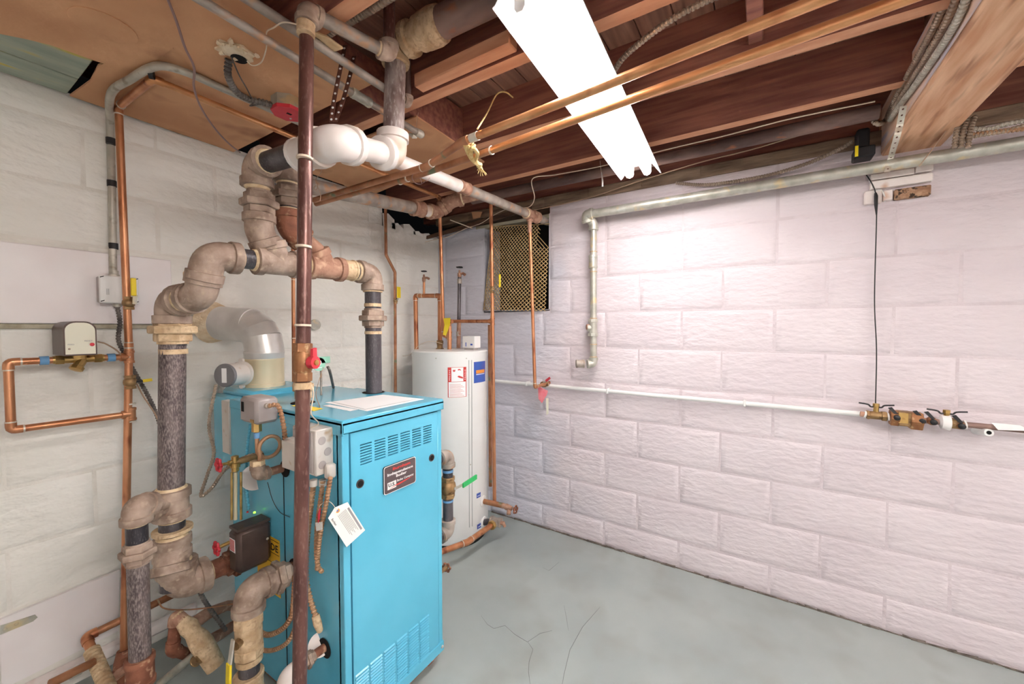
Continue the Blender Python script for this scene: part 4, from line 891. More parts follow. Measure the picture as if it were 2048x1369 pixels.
# square box on the board
b0_, b1_ = PY(199, 606, -.075), PY(277, 556, -.075)
ew = thing('wall_junction_box', 'white square electrical box mounted on the white board', 'junction box', (-1.78, -.02, 1.37))
obj('box', G().box((b0_.x + .004, -.07, b0_.z + .003), (b1_.x - .004, -.0225, b1_.z - .003), bev=.003), 'grey_box', ew)
cv = obj('cover', G().box((b0_.x, -.078, b0_.z), (b1_.x, -.0705, b1_.z), bev=.004), 'white_plastic', ew)
for fx, fz in ((.07, .93), (.93, .93), (.07, .07), (.93, .07)): c = V((b0_.x + (b1_.x - b0_.x) * fx, -.0785, b0_.z + (b1_.z - b0_.z) * fz)); obj('screw_slot', G().slab([c + V((-.005, 0, -.003)), c + V((.005, 0, .001)), c + V((.005, 0, .004)), c + V((-.005, 0, 0))], (0, -.0006, 0)), 'dark_void', cv)
g = G()
for k in range(3): g.box((b0_.x + .018 + k * .003, -.0788, b0_.z + .03), (b0_.x + .019 + k * .003, -.0782, b0_.z + .052))
obj('printed_lines', g, 'print_grey', cv)
obj('connector', G().lathe((-1.783, cw - .012, b1_.z), (0, 0, 1), [(0, .015), (.008, .015), (.01, .0125), (.022, .0125)], 14), 'conduit', ew)
obj('connector', G().cyl((-1.778, -.045, b0_.z), (-1.778, -.045, b0_.z - .012), .0115, n=14), 'conduit', ew)
flex(None, [(-1.778, -.045, b0_.z - .01), PY(240, 645, -.045), PY(237, 680, -.05), PY(250, 710, -.055), PY(275, 755, -.06), PY(300, 800, -.07), PY(320, 850, -.10), PY(338, 930, -.2), PY(355, 1010, -.34), PY(362, 1080, -.40), PY(385, 1145, -.42), PY(405, 1195, -.42), PY(432, 1235, -.42), PY(452, 1262, -.43)],
     .0075, 'bx_dark', 'armored_cable', label='long dark ribbed cable running from the wall box down behind the pipes', cat='cable', pitch=.01055)
cable(None, [PY(196, 684, -.2), PY(215, 690, -.16), PY(240, 708, -.13), PY(262, 745, -.10), PY(285, 790, -.085), PY(320, 850, -.11), PY(345, 960, -.28), PY(368, 1070, -.42), PY(392, 1138, -.43)], .0025, 'wire_tan', 'wire', label='thin tan wire trailing from the water feeder beside the ribbed cable', cat='wire')
# copper feed pipe with its bypass loop
fy = -.12; rc_ = .0115
X0 = lambda v: PY(237 + (v - 220) * .0135 if v < 700 else 257, v, fy)
cf = thing('copper_feed_pipe', 'upright copper feed pipe with square bypass loop on the cream wall', 'pipe', PY(250, 1300, fy))
top = PY(237, 214, fy); mid = PY(257, 700, fy); bot = PY(248, 1302, fy); mid.x = PY(256, 640, fy).x
tw_ = PZ(306, 158, top.z); run_end = V((-.43, tw_.y + .02, top.z)); xd = run_end
copper_run(cf, [bot, mid, top, tw_], rc_, 'copper'); copper_run(cf, [tw_ + V((0, .0, 0)), run_end], .0108, 'copper_light')
elbow(cf, tw_, top - tw_, (1, 0, 0), rc_, 'copper_light', k=1.14, leg=2.2, collar=False)
xc = mid.x; zu, zd = PY(258, 714, fy).z, PY(258, 829, fy).z; xl = PY(17, 740, fy).x
for z in (zu, zd): tee(cf, (xc, fy, z), (0, 0, 1), (-1, 0, 0), rc_, 'copper', k=1.16, leg=2.0)
copper_run(cf, [(xc, fy, zu), (xl, fy, zu), (xl, fy, zd), (xc, fy, zd)], rc_ * .95, 'copper')
for z in (zu + .03, zd + .035, zd - .03): obj('solder_ring', G().cyl((xc, fy, z), (xc, fy, z + .005), rc_ * 1.2, n=14), 'solder', cf)
vz_ = PY(262, 607, fy).z; ball_valve(cf, (PY(257, 607, fy).x, fy, vz_), (0, 0, 1), rc_ * .95, 'old_brass')
hv = V((PY(262, 607, fy).x + .004, fy - .03, vz_)); obj('lever_arm', G().slab([hv + V((-.006, .01, -.004)), hv + V((.006, .01, -.004)), hv + V((.010, .01, .03)), hv + V((-.004, .01, .03))], (0, -.003, 0)), 'galvanized', cf)
l1_, l2_ = PY(262, 592, fy - .022), PY(272, 557, fy - .022); obj('lever_handle', G().box((l1_.x, fy - .026, l1_.z), (l2_.x, fy - .018, l2_.z), bev=.002), 'yellow_paint', cf)
v2 = PY(257, 765, fy); v2.x = xc; ball_valve(cf, v2, (0, 0, 1), rc_, 'old_brass')
lever(cf, v2 + V((.01, -.012, 0)), v2 + V((.062, .0, .002)), .011, 'yellow_paint', metal='black_wire', frac=.45, up=(0, -1, .2))
# automatic water feeder riding on the loop
fa, fb = PY(128, 712, -.215), PY(195, 706, -.215); ft = PY(160, 643, -.215)
wf = thing('water_feeder', 'brown water feeder with cream front, red button and brass strainer', 'control', (fa.x, fy, zu))
prof = []
x0, x1, z0, z1 = fa.x, fb.x, zu + .016, ft.z
for cx_, a0 in ((x1 - .028, 0), (x0 + .028, 90)):
    for i in range(7): a = math.radians(a0 + 90 * i / 6); prof.append((cx_ + .028 * math.cos(a), z1 - .028 + .028 * math.sin(a)))
prof += [(x0, z0), (x1, z0)]
obj('cover', G().slab([(x, -.213, z) for x, z in prof], (0, .155, 0)), 'brown_cover', wf)
mx_, mz_ = (x0 + x1) / 2, (z0 + z1) / 2
fp = obj('front_plate', G().slab([(mx_ + (x - mx_) * .9, -.2145, mz_ + (z - mz_) * .92) for x, z in prof], (0, .003, 0)), 'white_face', wf)
obj('button', G().lathe((x0 + (x1 - x0) * .84, -.215, z0 + .035), (0, -1, 0), [(0, .0055), (.004, .0055), (.006, .003)], 14), 'red_paint', fp)
obj('indicator', G().lathe((x0 + (x1 - x0) * .16, -.215, z0 + .022), (0, -1, 0), [(0, .003), (.002, .0025)], 10), 'grey_steel', fp)
text('lettering', 'FEED', fp, 'print_grey', (x0 + (x1 - x0) * .12, -.2152, z0 + .034), X_, Z_, .006, .014); text('lettering', 'RESET', fp, 'print_grey', (x0 + (x1 - x0) * .62, -.2152, z0 + .045), X_, Z_, .006, .018)
mxv = PY(160, 720, fy - .01).x
g = G(); g.hexa((mxv - .045, fy, zu), (1, 0, 0), .016, .02); g.hexa((mxv + .045, fy, zu), (1, 0, 0), .016, .02); g.cyl((mxv - .06, fy, zu), (mxv + .06, fy, zu), .0125); g.cyl((mxv, fy, zu), (mxv, fy, zu + .03), .02)
g.lathe((mxv + .008, fy, zu), (-.45, -.3, -.8), [(0, .014), (.028, .014), (.03, .018), (.042, .018), (.044, .010)], 8); obj('brass_body', g, 'brass', wf, smooth=25)
for s in (-1, 1): obj('thread_tape', G().cyl((mxv + s * .068, fy, zu), (mxv + s * .088, fy, zu), .0142, n=14), 'blue_tape', wf)
# copper pipe along the foot of the wall, turning out to a corrugated wrap
lo = thing('copper_drain_pipe', 'copper pipe near the floor turning into a taped corrugated section', 'pipe', PY(205, 1369, -.2))
ly_ = -.10; e0 = PY(172, 1275, ly_); e1 = PY(345, 1190, ly_); e1.z = e0.z + .01; e2 = PZ(205, 1352, .14)
copper_run(lo, [e1, e0], .013, 'copper_old'); elbow(lo, e0, e1 - e0, e2 - e0, .014, 'copper', k=1.15, leg=2.0, collar=False); pipe(lo, e0, e2, .014, 'copper')
flex(lo, [e0.lerp(e2, .35), e0.lerp(e2, .7), e2, e2 + (e2 - e0).normalized() * .12], .0215, 'dope_iron', 'wrapped_sleeve', pitch=.014, n=14)
pipe(lo, PY(188, 1325, -.22), PY(100, 1369, -.25), .013, 'copper_old', 'branch'); pipe(lo, PY(160, 1340, -.225), PY(140, 1350, -.232), .0155, 'galvanized', 'sleeve')
cs = thing('floor_fitting', 'rusty cast iron fitting at the foot of the copper feed pipe', 'fitting', PZ(240, 1340, .05))
obj('bend', G().sweep([bot + V((0, 0, .004)), bot + V((0, -.005, -.03)), bot + V((-.01, -.05, -.055)), bot + V((-.02, -.13, -.075))], [.02, .03, .036, .034], 16), 'rust_dark', cs)
obj('hub_ring', G().lathe(bot + V((-.012, -.06, -.05)), (-.15, -1, -.25), [(0, .04), (.02, .043), (.03, .036)], 18), 'rusty_iron', cs)

# copper pipe that rises beside the flue to the ceiling, and the small gauge disc
c5 = thing('slim_copper_pipe', 'slim copper pipe rising straight behind the standpipe', 'pipe', PY(588, 775, -.2))
pipe(c5, PY(588, 775, -.2), PY(586, 480, -.2), .0085, 'copper', n=14); pipe(c5, PY(586, 480, -.2), PY(585, 385, -.2), .0085, 'copper_old', n=14)
for v in (560, 677): p = PY(587, v, -.2); ring(c5, p, (0, 0, 1), .0085, 'wire_white', w=.004, k=1.15, name='cable_tie')
gdisc = thing('wall_gauge', 'small round white dial gauge on the cream wall', 'gauge', PY(630, 650, -.02))
c = PY(629, 650, -.008); obj('rim', G().lathe(c, (0, -1, 0), [(0, .029), (.012, .029), (.013, .0265), (.009, .026)], 28), 'galvanized', gdisc); obj('dial', G().cyl(c + V((0, -.008, 0)), c + V((0, -.0095, 0)), .026, n=28), 'paper', gdisc)
g = G()
for a in range(0, 360, 60): d = V((math.cos(math.radians(a)), 0, math.sin(math.radians(a)))); g.sweep([c + V((0, -.0098, 0)) + d * .019, c + V((0, -.0098, 0)) + d * .023], .0006, 4)
g.sweep([c + V((-.002, -.01, 0)), c + V((.001, -.01, .014))], .0007, 4); obj('dial_marks', g, 'print_grey', gdisc)
# pale green round tag and its cable on the lid
pg = thing('green_valve_tag', 'pale green round metal tag beside the red gas cock', 'tag', PY(650, 730, -.62))
c = PY(638, 729, -.62); g = G(); g.cyl(c + V((0, .002, 0)), c + V((0, -.002, 0)), .026, n=24); q = PY(660, 713, -.62); g.box((c.x, -.622, c.z + .002), (q.x, -.618, q.z), bev=.0015); obj('plate', g, 'pale_green', pg)
P_ = []
for k in range(15): a = math.radians(150 - 18 * k); P_.append(c + V((math.cos(a) * .011 * (1 if k < 8 else .6), -.0035, .004 + math.sin(a) * .011)))
obj('embossed_mark', G().sweep([c + V((-.010, -.003, .006)), c + V((-.004, -.003, .013)), c + V((.006, -.003, .012)), c + V((.008, -.003, .003)), c + V((-.004, -.003, -.008)), c + V((-.009, -.003, -.014)), c + V((.009, -.003, -.014))], .0018, 6), 'paper', pg)
obj('post', G().cyl((c.x + .02, -.60, 1.015), (c.x + .02, -.60, c.z + .02), .004, n=8), 'grey_steel', pg)
flex(None, [PY(655, 733, -.615), PY(660, 745, -.615), PZ(667, 776, 1.018)], .0055, 'bx_dark', 'armored_cable', label='short ribbed cable from the green tag down to the lid', cat='cable', pitch=.008)
cable(None, [PY(647, 735, -.63), PY(641, 752, -.64), PY(637, 765, -.65), PY(632, 790, -.66), PZ(640, 815, 1.022)], .0012, 'wire_tan', 'wire', label='thin tan wire curling below the green tag', cat='wire', n=6)

# ================================================================== WATER HEATER
HXc, HYc, HR, HT = -.357, -.427, .232, 1.15
wh = thing('water_heater', 'tall white cylindrical water heater beside the boiler', 'water heater', (HXc, HYc, 0))
obj('jacket', G().lathe((HXc, HYc, .03), (0, 0, 1), [(0, HR * .985), (.01, HR), (HT - .065, HR), (HT - .063, HR)], 64), 'enamel_white', wh)
obj('top_pan', G().lathe((HXc, HYc, HT - .036), (0, 0, 1), [(0, HR * 1.008), (.03, HR * 1.008), (.036, HR * .985), (.038, HR * .9), (.040, .01)], 64), 'enamel_white', wh)
obj('base_ring', G().lathe((HXc, HYc, 0), (0, 0, 1), [(0, HR * .93), (.035, HR * .93)], 48), 'dark_void', wh)
def hp(u, v, dr=.0):        # point on the jacket under pixel u, v
    d = _ray(u, v); o = V((CAM.x - HXc, CAM.y - HYc)); dd = V((d.x, d.y)); R = HR + dr
    a = dd.dot(dd); b = 2 * o.dot(dd); cc = o.dot(o) - R * R; t = (-b - math.sqrt(max(b * b - 4 * a * cc, 0))) / (2 * a); return CAM + d * t
def patch(par, name, a0, a1, z0, z1, m, dr=.0008, th=.0006, n=10):
    g = G(); v = []
    for k in range(n + 1):
        a = a0 + (a1 - a0) * k / n
        for rr in (HR + dr, HR + dr + th): 
            for z in (z0, z1): v.append((HXc + rr * math.cos(a), HYc + rr * math.sin(a), z))
    f = []
    for k in range(n):
        i = 4 * k; j = i + 4
        f += [(i, i + 1, j + 1, j), (i + 2, j + 2, j + 3, i + 3), (i, j, j + 2, i + 2), (i + 1, i + 3, j + 3, j + 1)]
    f += [(0, 2, 3, 1), (4 * n, 4 * n + 1, 4 * n + 3, 4 * n + 2)]
    return obj(name, g.add(v, f), m, par)
def ang(p): return math.atan2(p.y - HYc, p.x - HXc)
# danger label
A0, A1 = ang(hp(895.5, 760)), ang(hp(932.5, 760)); ZT, ZB, ZM = hp(914, 735).z, hp(914, 795).z, hp(914, 764).z
dl = patch(wh, 'danger_label', A0, A1, ZB, ZT, 'print_red'); dA = (A1 - A0)
patch(dl, 'label_picture', A0 + dA * .19, A0 + dA * .83, ZM + .001, ZT - .002, 'paper', .0016)
patch(dl, 'label_notice', A0 + dA * .04, A0 + dA * .96, ZB + .002, ZM - .001, 'paper', .0016)
for k in range(9): patch(dl, 'print_row', A0 + dA * .1, A0 + dA * (.88 - .1 * (k % 3)), ZB + .008 + k * .008, ZB + .0095 + k * .008, 'print_red', .0023, .0003, 4)
for fr in (.02, .855):
    for k, ch in enumerate('DANGER'):
        a = A0 + dA * (fr + .045); z = ZT - .022 - k * .0105; rr = HR + .0018
        p = V((HXc + rr * math.cos(a), HYc + rr * math.sin(a), z)); td = V((-math.sin(a), math.cos(a), 0)) * (1 if dA > 0 else -1)
        text('lettering', ch, dl, 'paper', p, td, Z_, .009, .007, .02)
def on(a, z, dr=.0026): return V((HXc + (HR + dr) * math.cos(a), HYc + (HR + dr) * math.sin(a), z))
for (cx_, pts) in ((0, [(.52, .84), (.60, .88), (.68, .84), (.70, .74), (.64, .80), (.54, .78)]), (1, [(.5, .35), (.58, .42), (.66, .38), (.8, .30), (.8, .2), (.62, .26)]), (2, [(.26, .76), (.3, .86), (.34, .78), (.38, .88), (.40, .74), (.32, .68)])):
    poly = [on(A0 + dA * a, ZM + (ZT - ZM) * b) for a, b in pts]; nrm = (poly[0] - V((HXc, HYc, poly[0].z))).normalized() * .0004
    obj('pictogram', G().slab(poly, nrm), 'print_red', dl)
# brand label
B0, B1 = ang(hp(947.5, 745)), ang(hp(970, 745)); bz1, bz0 = hp(955, 724).z, hp(955, 766).z; dB = B1 - B0
bl = patch(wh, 'blue_label', B0, B1, bz0, bz1, 'print_blue'); patch(bl, 'label_logo', B0 + dB * .15, B0 + dB * .88, bz0 + (bz1 - bz0) * .44, bz0 + (bz1 - bz0) * .60, 'print_orange', .0016)
patch(bl, 'label_underline', B0 + dB * .15, B0 + dB * .88, bz0 + (bz1 - bz0) * .38, bz0 + (bz1 - bz0) * .41, 'paper', .0016)
# jacket seam strips
for u in (938, 943.5): a = ang(hp(u, 850)); patch(wh, 'seam_strip', a - .008, a + .008, .12, HT - .05, 'trim_grey', .0005, .003, 3)
for (u, v) in ((872, 717), (933, 717), (938, 790), (941, 930)): p = hp(u, v, .001); nn = (p - V((HXc, HYc, p.z))).normalized(); obj('screw', G().lathe(p, nn, [(0, .004), (.0015, .0035), (.0025, .0015)], 10), 'galvanized', wh)
for (u0, u1, v) in ((953, 961, 993), (954, 964, 1055)): a, b = ang(hp(u0, v)), ang(hp(u1, v)); z = hp(u0, v).z; pt_ = patch(wh, 'blue_sticker', a, b, z - .014, z + .014, 'print_blue'); patch(pt_, 'sticker_rows', a + (b - a) * .15, b - (b - a) * .15, z - .004, z - .001, 'paper', .0016)
for (u, v) in ((966, 1003), (967, 1045)):
    p = hp(u, v, -.001); nn = (p - V((HXc, HYc, p.z))).normalized(); obj('port_escutcheon', G().lathe(p - nn * .002, nn, [(0, .034), (.006, .034), (.009, .03), (.010, .018)], 24), 'white_plastic', wh)

# right-hand copper drop with cross pipe and yellow valve
ux_, uy_ = -.30, -.71
ch = thing('copper_drop_pipe', 'straight copper pipe dropping in front of the window to the heater base', 'pipe', (ux_, uy_, .24))
rC = .011; zlow = PX(989, 1003, ux_).z
copper_run(ch, [PX(982, 408, ux_), V((PX(985, 640, ux_).x, PX(985, 640, ux_).y, PX(985, 640, ux_).z)), PX(989, 1003, ux_)], rC, 'copper', rings=False)
zc = PX(985, 643, ux_).z; tee(ch, PX(985, 643, ux_), (0, 0, 1), (0, 1, 0), rC, 'copper', k=1.15, leg=1.9)
pipe(ch, PX(985, 643, ux_), PX(905, 643, ux_), rC, 'copper', 'cross_pipe', n=14)
yv = PX(984, 580, ux_); ball_valve(ch, yv, (0, 0, 1), rC * .85, 'old_brass'); l_ = PX(1000, 575, ux_ - .03); pipe(ch, yv, PX(996, 586, ux_ - .03), .004, 'galvanized', 'valve_stem', n=8)
obj('lever_handle', G().box((ux_ - .036, l_.y - .005, l_.z), (ux_ - .028, l_.y + .006, PX(1000, 549, ux_ - .03).z), bev=.002), 'yellow_paint', ch)
# second thinner drop just behind
c2 = thing('copper_stub_pipe', 'shorter copper pipe close behind the straight drop, ending above the floor', 'pipe', PX(981, 975, -.26))
pipe(c2, PX(979, 650, -.26), PX(981, 973, -.26), .0105, 'copper_old', n=14)
# upper nipple with rusty handwheel valve
un = thing('heater_drain_valve', 'copper nipple and rusty handwheel drain valve at the heater base', 'valve', (ux_, -.8, zlow))
n0_ = hp(966, 1003); n1_ = PX(1006, 1012, ux_); pipe(un, n0_, n1_, .0155, 'copper_old', 'nipple'); vb = PX(1018, 1016, ux_)
obj('valve_body', G().sweep([n1_, n1_.lerp(vb, .3), n1_.lerp(vb, .6), vb, PX(1024, 1018, ux_)], [.017, .014, .019, .016, .012], 14), 'rusty_iron', un); wheel(un, PX(1031, 1020, ux_), (0, -1, 0), .023, 'rust_dark', lobes=5)
obj('spout', G().sweep([vb, vb + V((-.01, -.005, -.02)), vb + V((-.02, -.01, -.03))], [.011, .012, .013], 12), 'rusty_iron', un)
# lower nipple, tee, big copper return going toward the boiler
lr = thing('heater_return_pipe', 'thick copper return pipe elbowing across the floor between heater and boiler', 'pipe', (-.7, -.85, .1))
zr = .125; q0_ = hp(967, 1045); q1_ = PZ(992, 1044, zr); pipe(lr, q0_, q1_, .019, 'iron_pipe', 'nipple'); q2_ = PZ(978, 1056, zr)
tee(lr, q1_, (.1, -1, 0), (-1, -.1, 0), .02, 'grey_steel', k=1.25, leg=1.7, rb=.018)
obj('bushing', G().hexa(q1_ + V((-.048, -.004, 0)), (-1, 0, 0), .026, .02, n=8), 'brass', lr, smooth=25)
obj('drain_cock', G().sweep([q1_ + V((0, -.03, 0)), q1_ + V((0.004, -.05, .003)), q1_ + V((.006, -.06, -.018))], [.011, .012, .009], 10), 'rusty_iron', lr)
q3_ = PZ(935, 1085, zr - .005); q4_ = PZ(880, 1070, zr + .02); copper_run(lr, [q1_ + V((-.03, -.003, 0)), q3_, V((BX1 + .06, q4_.y - .02, zr + .03))], .0155, 'copper')
# inlet and outlet piping on top of the heater
hz = HT + .0
hi = thing('heater_outlet_loop', 'copper loop with small bleeder valve on top of the heater', 'pipe', (HXc, HYc, hz))
xh = -.36
u0, u1, u2, u3 = PX(833, 706, xh), PX(831, 592, xh), PX(880, 592, xh), PX(880, 706, xh); u0.z = hz - .02; u3.z = hz - .0
copper_run(hi, [u0, u1, u2, u3], .0142, 'copper'); obj('dielectric_union', G().lathe(V((u3.x, u3.y, hz)), (0, 0, 1), [(0, .024), (.006, .026), (.01, .018), (.03, .018), (.034, .021), (.055, .021), (.058, .017)], 18), 'old_brass', hi)
bt = PX(848, 592, xh); pipe(hi, bt, PX(848, 560, xh), .008, 'copper', 'stub', n=12); obj('bleeder_body', G().lathe(PX(848, 565, xh), (0, 0, 1), [(0, .008), (.012, .012), (.03, .012), (.034, .007), (.05, .005)], 12), 'rusty_iron', hi)
obj('spout', G().sweep([PX(849, 556, xh), PX(854, 556, xh), PX(858, 558, xh)], [.007, .007, .008], 10), 'rusty_iron', hi); wheel(hi, PX(848, 543, xh), (0, 0, 1), .017, 'black')
for uu in (837, 845): obj('cable_tie', G().cyl(PX(uu, 592, xh), PX(uu + 1.2, 592, xh), .0158, n=14), 'wire_white', hi)
# relief pipe with small hose bib, black nipple
bp_ = thing('relief_pipe', 'slim dark pipe with bronze hose bibb standing behind the heater top', 'pipe', (-.30, -.46, hz))
xb = -.22; pipe(bp_, PX(917, 700, xb), PX(918, 640, xb), .0135, 'rusty_iron'); pipe(bp_, PX(917, 690, xb), PX(919, 555, xb), .0118, 'iron_pipe', 'black_nipple'); coupling(bp_, PX(917, 668, xb), (0, 0, 1), .0125, .03, 'grey_steel'); coupling(bp_, PX(919, 563, xb), (0, 0, 1), .0125, .032, 'grey_steel')
obj('bib_body', G().lathe(PX(919, 556, xb), (0, 0, 1), [(0, .009), (.012, .013), (.03, .013), (.034, .007), (.05, .005)], 12), 'rusty_iron', bp_); obj('spout', G().sweep([PX(920, 549, xb), PX(926, 547, xb), PX(930, 550, xb)], [.008, .008, .010], 10), 'rusty_iron', bp_); wheel(bp_, PX(919, 535, xb), (0, 0, 1), .02, 'black')
# cold inlet drop with yellow tag
ci = thing('copper_inlet_pipe', 'long copper inlet pipe dropping from the ceiling into the heater top', 'pipe', (xd.x, xd.y, hz))
i0 = V(xd); i1 = V((xd.x + .03, xd.y - .0, 0)); i1 = PX(887, 672, -.40)
i2 = V((-.395, PX(899, 678, -.395).y, i1.z)); i3 = V((i2.x, i2.y, hz + .002))
copper_run(ci, [i0, i1, i2], .0108, 'copper'); elbow(ci, i0, (-1, 0, 0), (0, 0, -1), .0108, 'copper_old', k=1.16, leg=2.2, collar=False)
tee(ci, i2, (0, 0, 1), (0, 1, 0), .0125, 'copper', k=1.15, leg=2.1); pipe(ci, i2 + V((0, 0, .06)), i3, .0135, 'copper', n=14); elbow(ci, V((i2.x, i2.y, zc)), (0, 0, -1), (0, -1, 0), .011, 'copper', k=1.15, leg=2, collar=False); pipe(ci, i2, V((i2.x, i2.y, zc)), .011, 'copper_old', 'stub', n=12)
pipe(ci, V((i2.x, i2.y, zc)), V((ux_ - .0, PX(905, 643, ux_).y, zc)), .011, 'copper', 'cross_pipe', n=14)
obj('escutcheon', G().lathe(i3 + V((0, 0, -.003)), (0, 0, 1), [(0, .028), (.004, .028), (.006, .015)], 20), 'white_plastic', ci)
yt_ = thing('yellow_tag', 'yellow plastic tag tied to the copper inlet pipe above the heater', 'tag', PX(893, 655, -.43))
obj('card', G().slab([PX(887, 637, -.43), PX(901, 636, -.43), PX(900, 650, -.43), PX(892, 672, -.43), PX(886, 670, -.43), PX(889, 650, -.43)], (-.001, 0, 0)), 'yellow_paint', yt_)
# white boxed vent-damper plug on the tank
bo = thing('heater_control_box', 'small white box with blue print on the heater top', 'box', (-.30, -.56, hz))
xo = -.36; o0, o1 = PX(925, 702, xo), PX(949, 677, xo); bxx = obj('box', G().box((xo, o0.y, hz + .015), (xo + .06, o1.y, o1.z + .012), bev=.002), 'white_plastic', bo)
obj('mount', G().box((xo + .008, o0.y - .006, hz - .006), (xo + .05, o1.y + .012, hz + .016), bev=.002), 'grey_box', bo)
pc_ = PX(931, 690, xo - .0006); obj('blue_print', G().box((xo - .0008, pc_.y - .006, pc_.z - .010), (xo, pc_.y + .0, pc_.z + .014)), 'print_blue', bxx); pc_ = PX(943, 690, xo); obj('blue_print', G().box((xo - .0008, pc_.y - .008, pc_.z - .004), (xo, pc_.y + .008, pc_.z + .006)), 'print_blue', bxx)
cable(None, [PX(795, 700, -.3), PX(805, 712, -.36), PX(822, 708, -.4), PX(840, 690, -.4), PX(862, 683, -.4), PX(885, 688, -.4)], .0016, 'wire_white', 'wire', label='thin white wire sagging across to the heater pipes', cat='wire', n=6)
# slim copper gas pipe on the cream wall between boiler and heater
sg = thing('copper_gas_pipe', 'thin copper pipe with offset bend and yellow lever on the cream wall', 'pipe', PY(790, 785, -.06))
gyy = -.06; copper_run(sg, [PY(771, 415, gyy), PY(772, 510, gyy), PY(790, 545, gyy), PY(791, 785, gyy)], .009, 'copper_old', rings=False, k=1.05)
ball_valve(sg, PY(791, 602, gyy), (0, 0, 1), .0085, 'old_brass'); l_ = PY(797, 598, gyy - .03); obj('lever_handle', G().box((PY(794, 590, gyy - .03).x, gyy - .034, PY(794, 596, gyy - .03).z), (PY(801, 590, gyy - .03).x, gyy - .026, PY(797, 574, gyy - .03).z), bev=.002), 'yellow_paint', sg); pipe(sg, PY(791, 602, gyy), l_, .004, 'galvanized', 'valve_stem', n=8)
cable(None, [PY(787, 700, gyy - .03), PY(786, 740, gyy - .03), PY(785, 785, gyy - .03)], .0016, 'wire_white', 'wire', label='thin white wire beside the slim pipe above the lid', cat='wire', n=6)
# indirect loop at the boiler's far side with green lever
lp = thing('boiler_side_loop', 'black pipe loop with brass valve and green lever past the boiler corner', 'pipe', (-1.0, -.97, .3))
lxx, lyy = -1.0, -.972; zt1, zb1 = PX(899, 912, lxx).z, PX(894, 1062, lxx).z; r5 = .0215
pipe(lp, (lxx, lyy, zt1), (lxx, lyy, zb1), r5, 'iron_pipe'); elbow(lp, (lxx, lyy, zt1), (0, 0, -1), (-1, 0, 0), r5, 'grey_steel', k=1.3); pipe(lp, (lxx, lyy, zt1), (BX1, lyy, zt1), r5, 'iron_pipe', 'nipple')
zv = PX(896, 975, lxx).z; ball_valve(lp, (lxx, lyy, zv), (0, 0, 1), r5 * .95, 'old_brass'); obj('thread_tape', G().cyl((lxx, lyy, zt1 - .06), (lxx, lyy, zt1 - .07), r5 * 1.05), 'blue_tape', lp); obj('thread_tape', G().cyl((lxx, lyy, zv - .052), (lxx, lyy, zv - .06), r5 * 1.05), 'blue_tape', lp)
elbow(lp, (lxx, lyy, zb1), (0, 0, 1), (-1, 0, 0), r5, 'grey_steel', k=1.3); pipe(lp, (lxx, lyy, zb1), (BX1, lyy, zb1), r5, 'iron_pipe', 'nipple')
la0 = V((lxx, lyy - .032, zv)); pipe(lp, (lxx, lyy, zv), la0, .008, 'old_brass', 'valve_stem', n=10); g0 = PY(924, 985, lyy - .034); g1 = PY(951, 974, lyy - .034)
obj('lever_arm', G().box((la0.x, la0.y - .004, la0.z - .006), (g0.x, la0.y, la0.z + .004)), 'galvanized', lp); lg = obj('lever_handle', G().slab([V((g0.x, lyy - .036, zv - .012)), V((g1.x, lyy - .036, zv - .004)), V((g1.x, lyy - .036, zv + .016)), V((g0.x, lyy - .036, zv + .007))], (0, -.007, 0)), 'green_tag', lp)

# ================================================================== PINK WALL
gv = thing('galvanized_pipe', 'galvanized pipe crossing the pink wall top and dropping to a cock valve', 'pipe', (-.06, -1.24, 1.05))
xg = -.095; h0 = PX(2048, 286, xg); h1 = PX(1172, 430, xg); h0 = h1 + (h0 - h1) * 1.25; kx = -.062; v0_ = PX(1187, 452, kx); v1_ = PX(1187, 728, kx)
pipe(gv, h1, h0, .0235, 'galvanized', 'horizontal_pipe'); elbow(gv, h1, h0 - h1, V((.02, -.008, -.05)), .022, 'galvanized', k=1.3, leg=1.9, bend=1.6)
elbow(gv, v0_ + V((0, 0, .012)), h1 - v0_, (0, 0, -1), .0195, 'galvanized', k=1.28, leg=1.9); pipe(gv, h1, v0_, .0195, 'galvanized', 'nipple')
pipe(gv, v0_ + V((0, 0, .01)), v1_, .0182, 'galvanized', 'drop_pipe'); cz = PX(1186, 524, kx); coupling(gv, cz, (0, 0, 1), .019, .075, 'galvanized', k=1.25)
for v in (460, 505, 545, 638, 690, 715): p = PX(1187, v, kx); obj('thread_compound', G().cyl(p, p + V((0, 0, .005)), .0205, n=16), 'dope_iron', gv)
kc_ = PX(1186, 656, kx); g = G(); g.hexa(kc_ + V((0, 0, .04)), (0, 0, 1), .03, .018, n=8); g.hexa(kc_ - V((0, 0, .04)), (0, 0, 1), .03, .018, n=8); g.cyl(kc_ - V((0, 0, .04)), kc_ + V((0, 0, .04)), .024); g.cyl(kc_, kc_ + V((-.02, .028, 0)), .019); obj('cock_body', g, 'galvanized', gv, smooth=25)
obj('cock_plug', G().lathe(kc_ + V((-.012, .018, .004)), (-.5, .7, 0), [(0, .017), (.016, .016), (.018, .012)], 16), 'rusty_iron', gv)
elbow(gv, v1_, (0, 0, 1), (-.55, .75, -.02), .0185, 'galvanized', k=1.25, leg=2.0); s_ = PX(1152, 726, kx - .05); coupling(gv, V((s_.x, s_.y, v1_.z)).lerp(v1_, .25), (-.5, .8, 0), .0185, .05, 'grey_steel', k=1.25)
gp = thing('white_gas_pipe', 'thin white painted gas pipe running along the pink wall', 'pipe', (-.04, -1.5, .91))
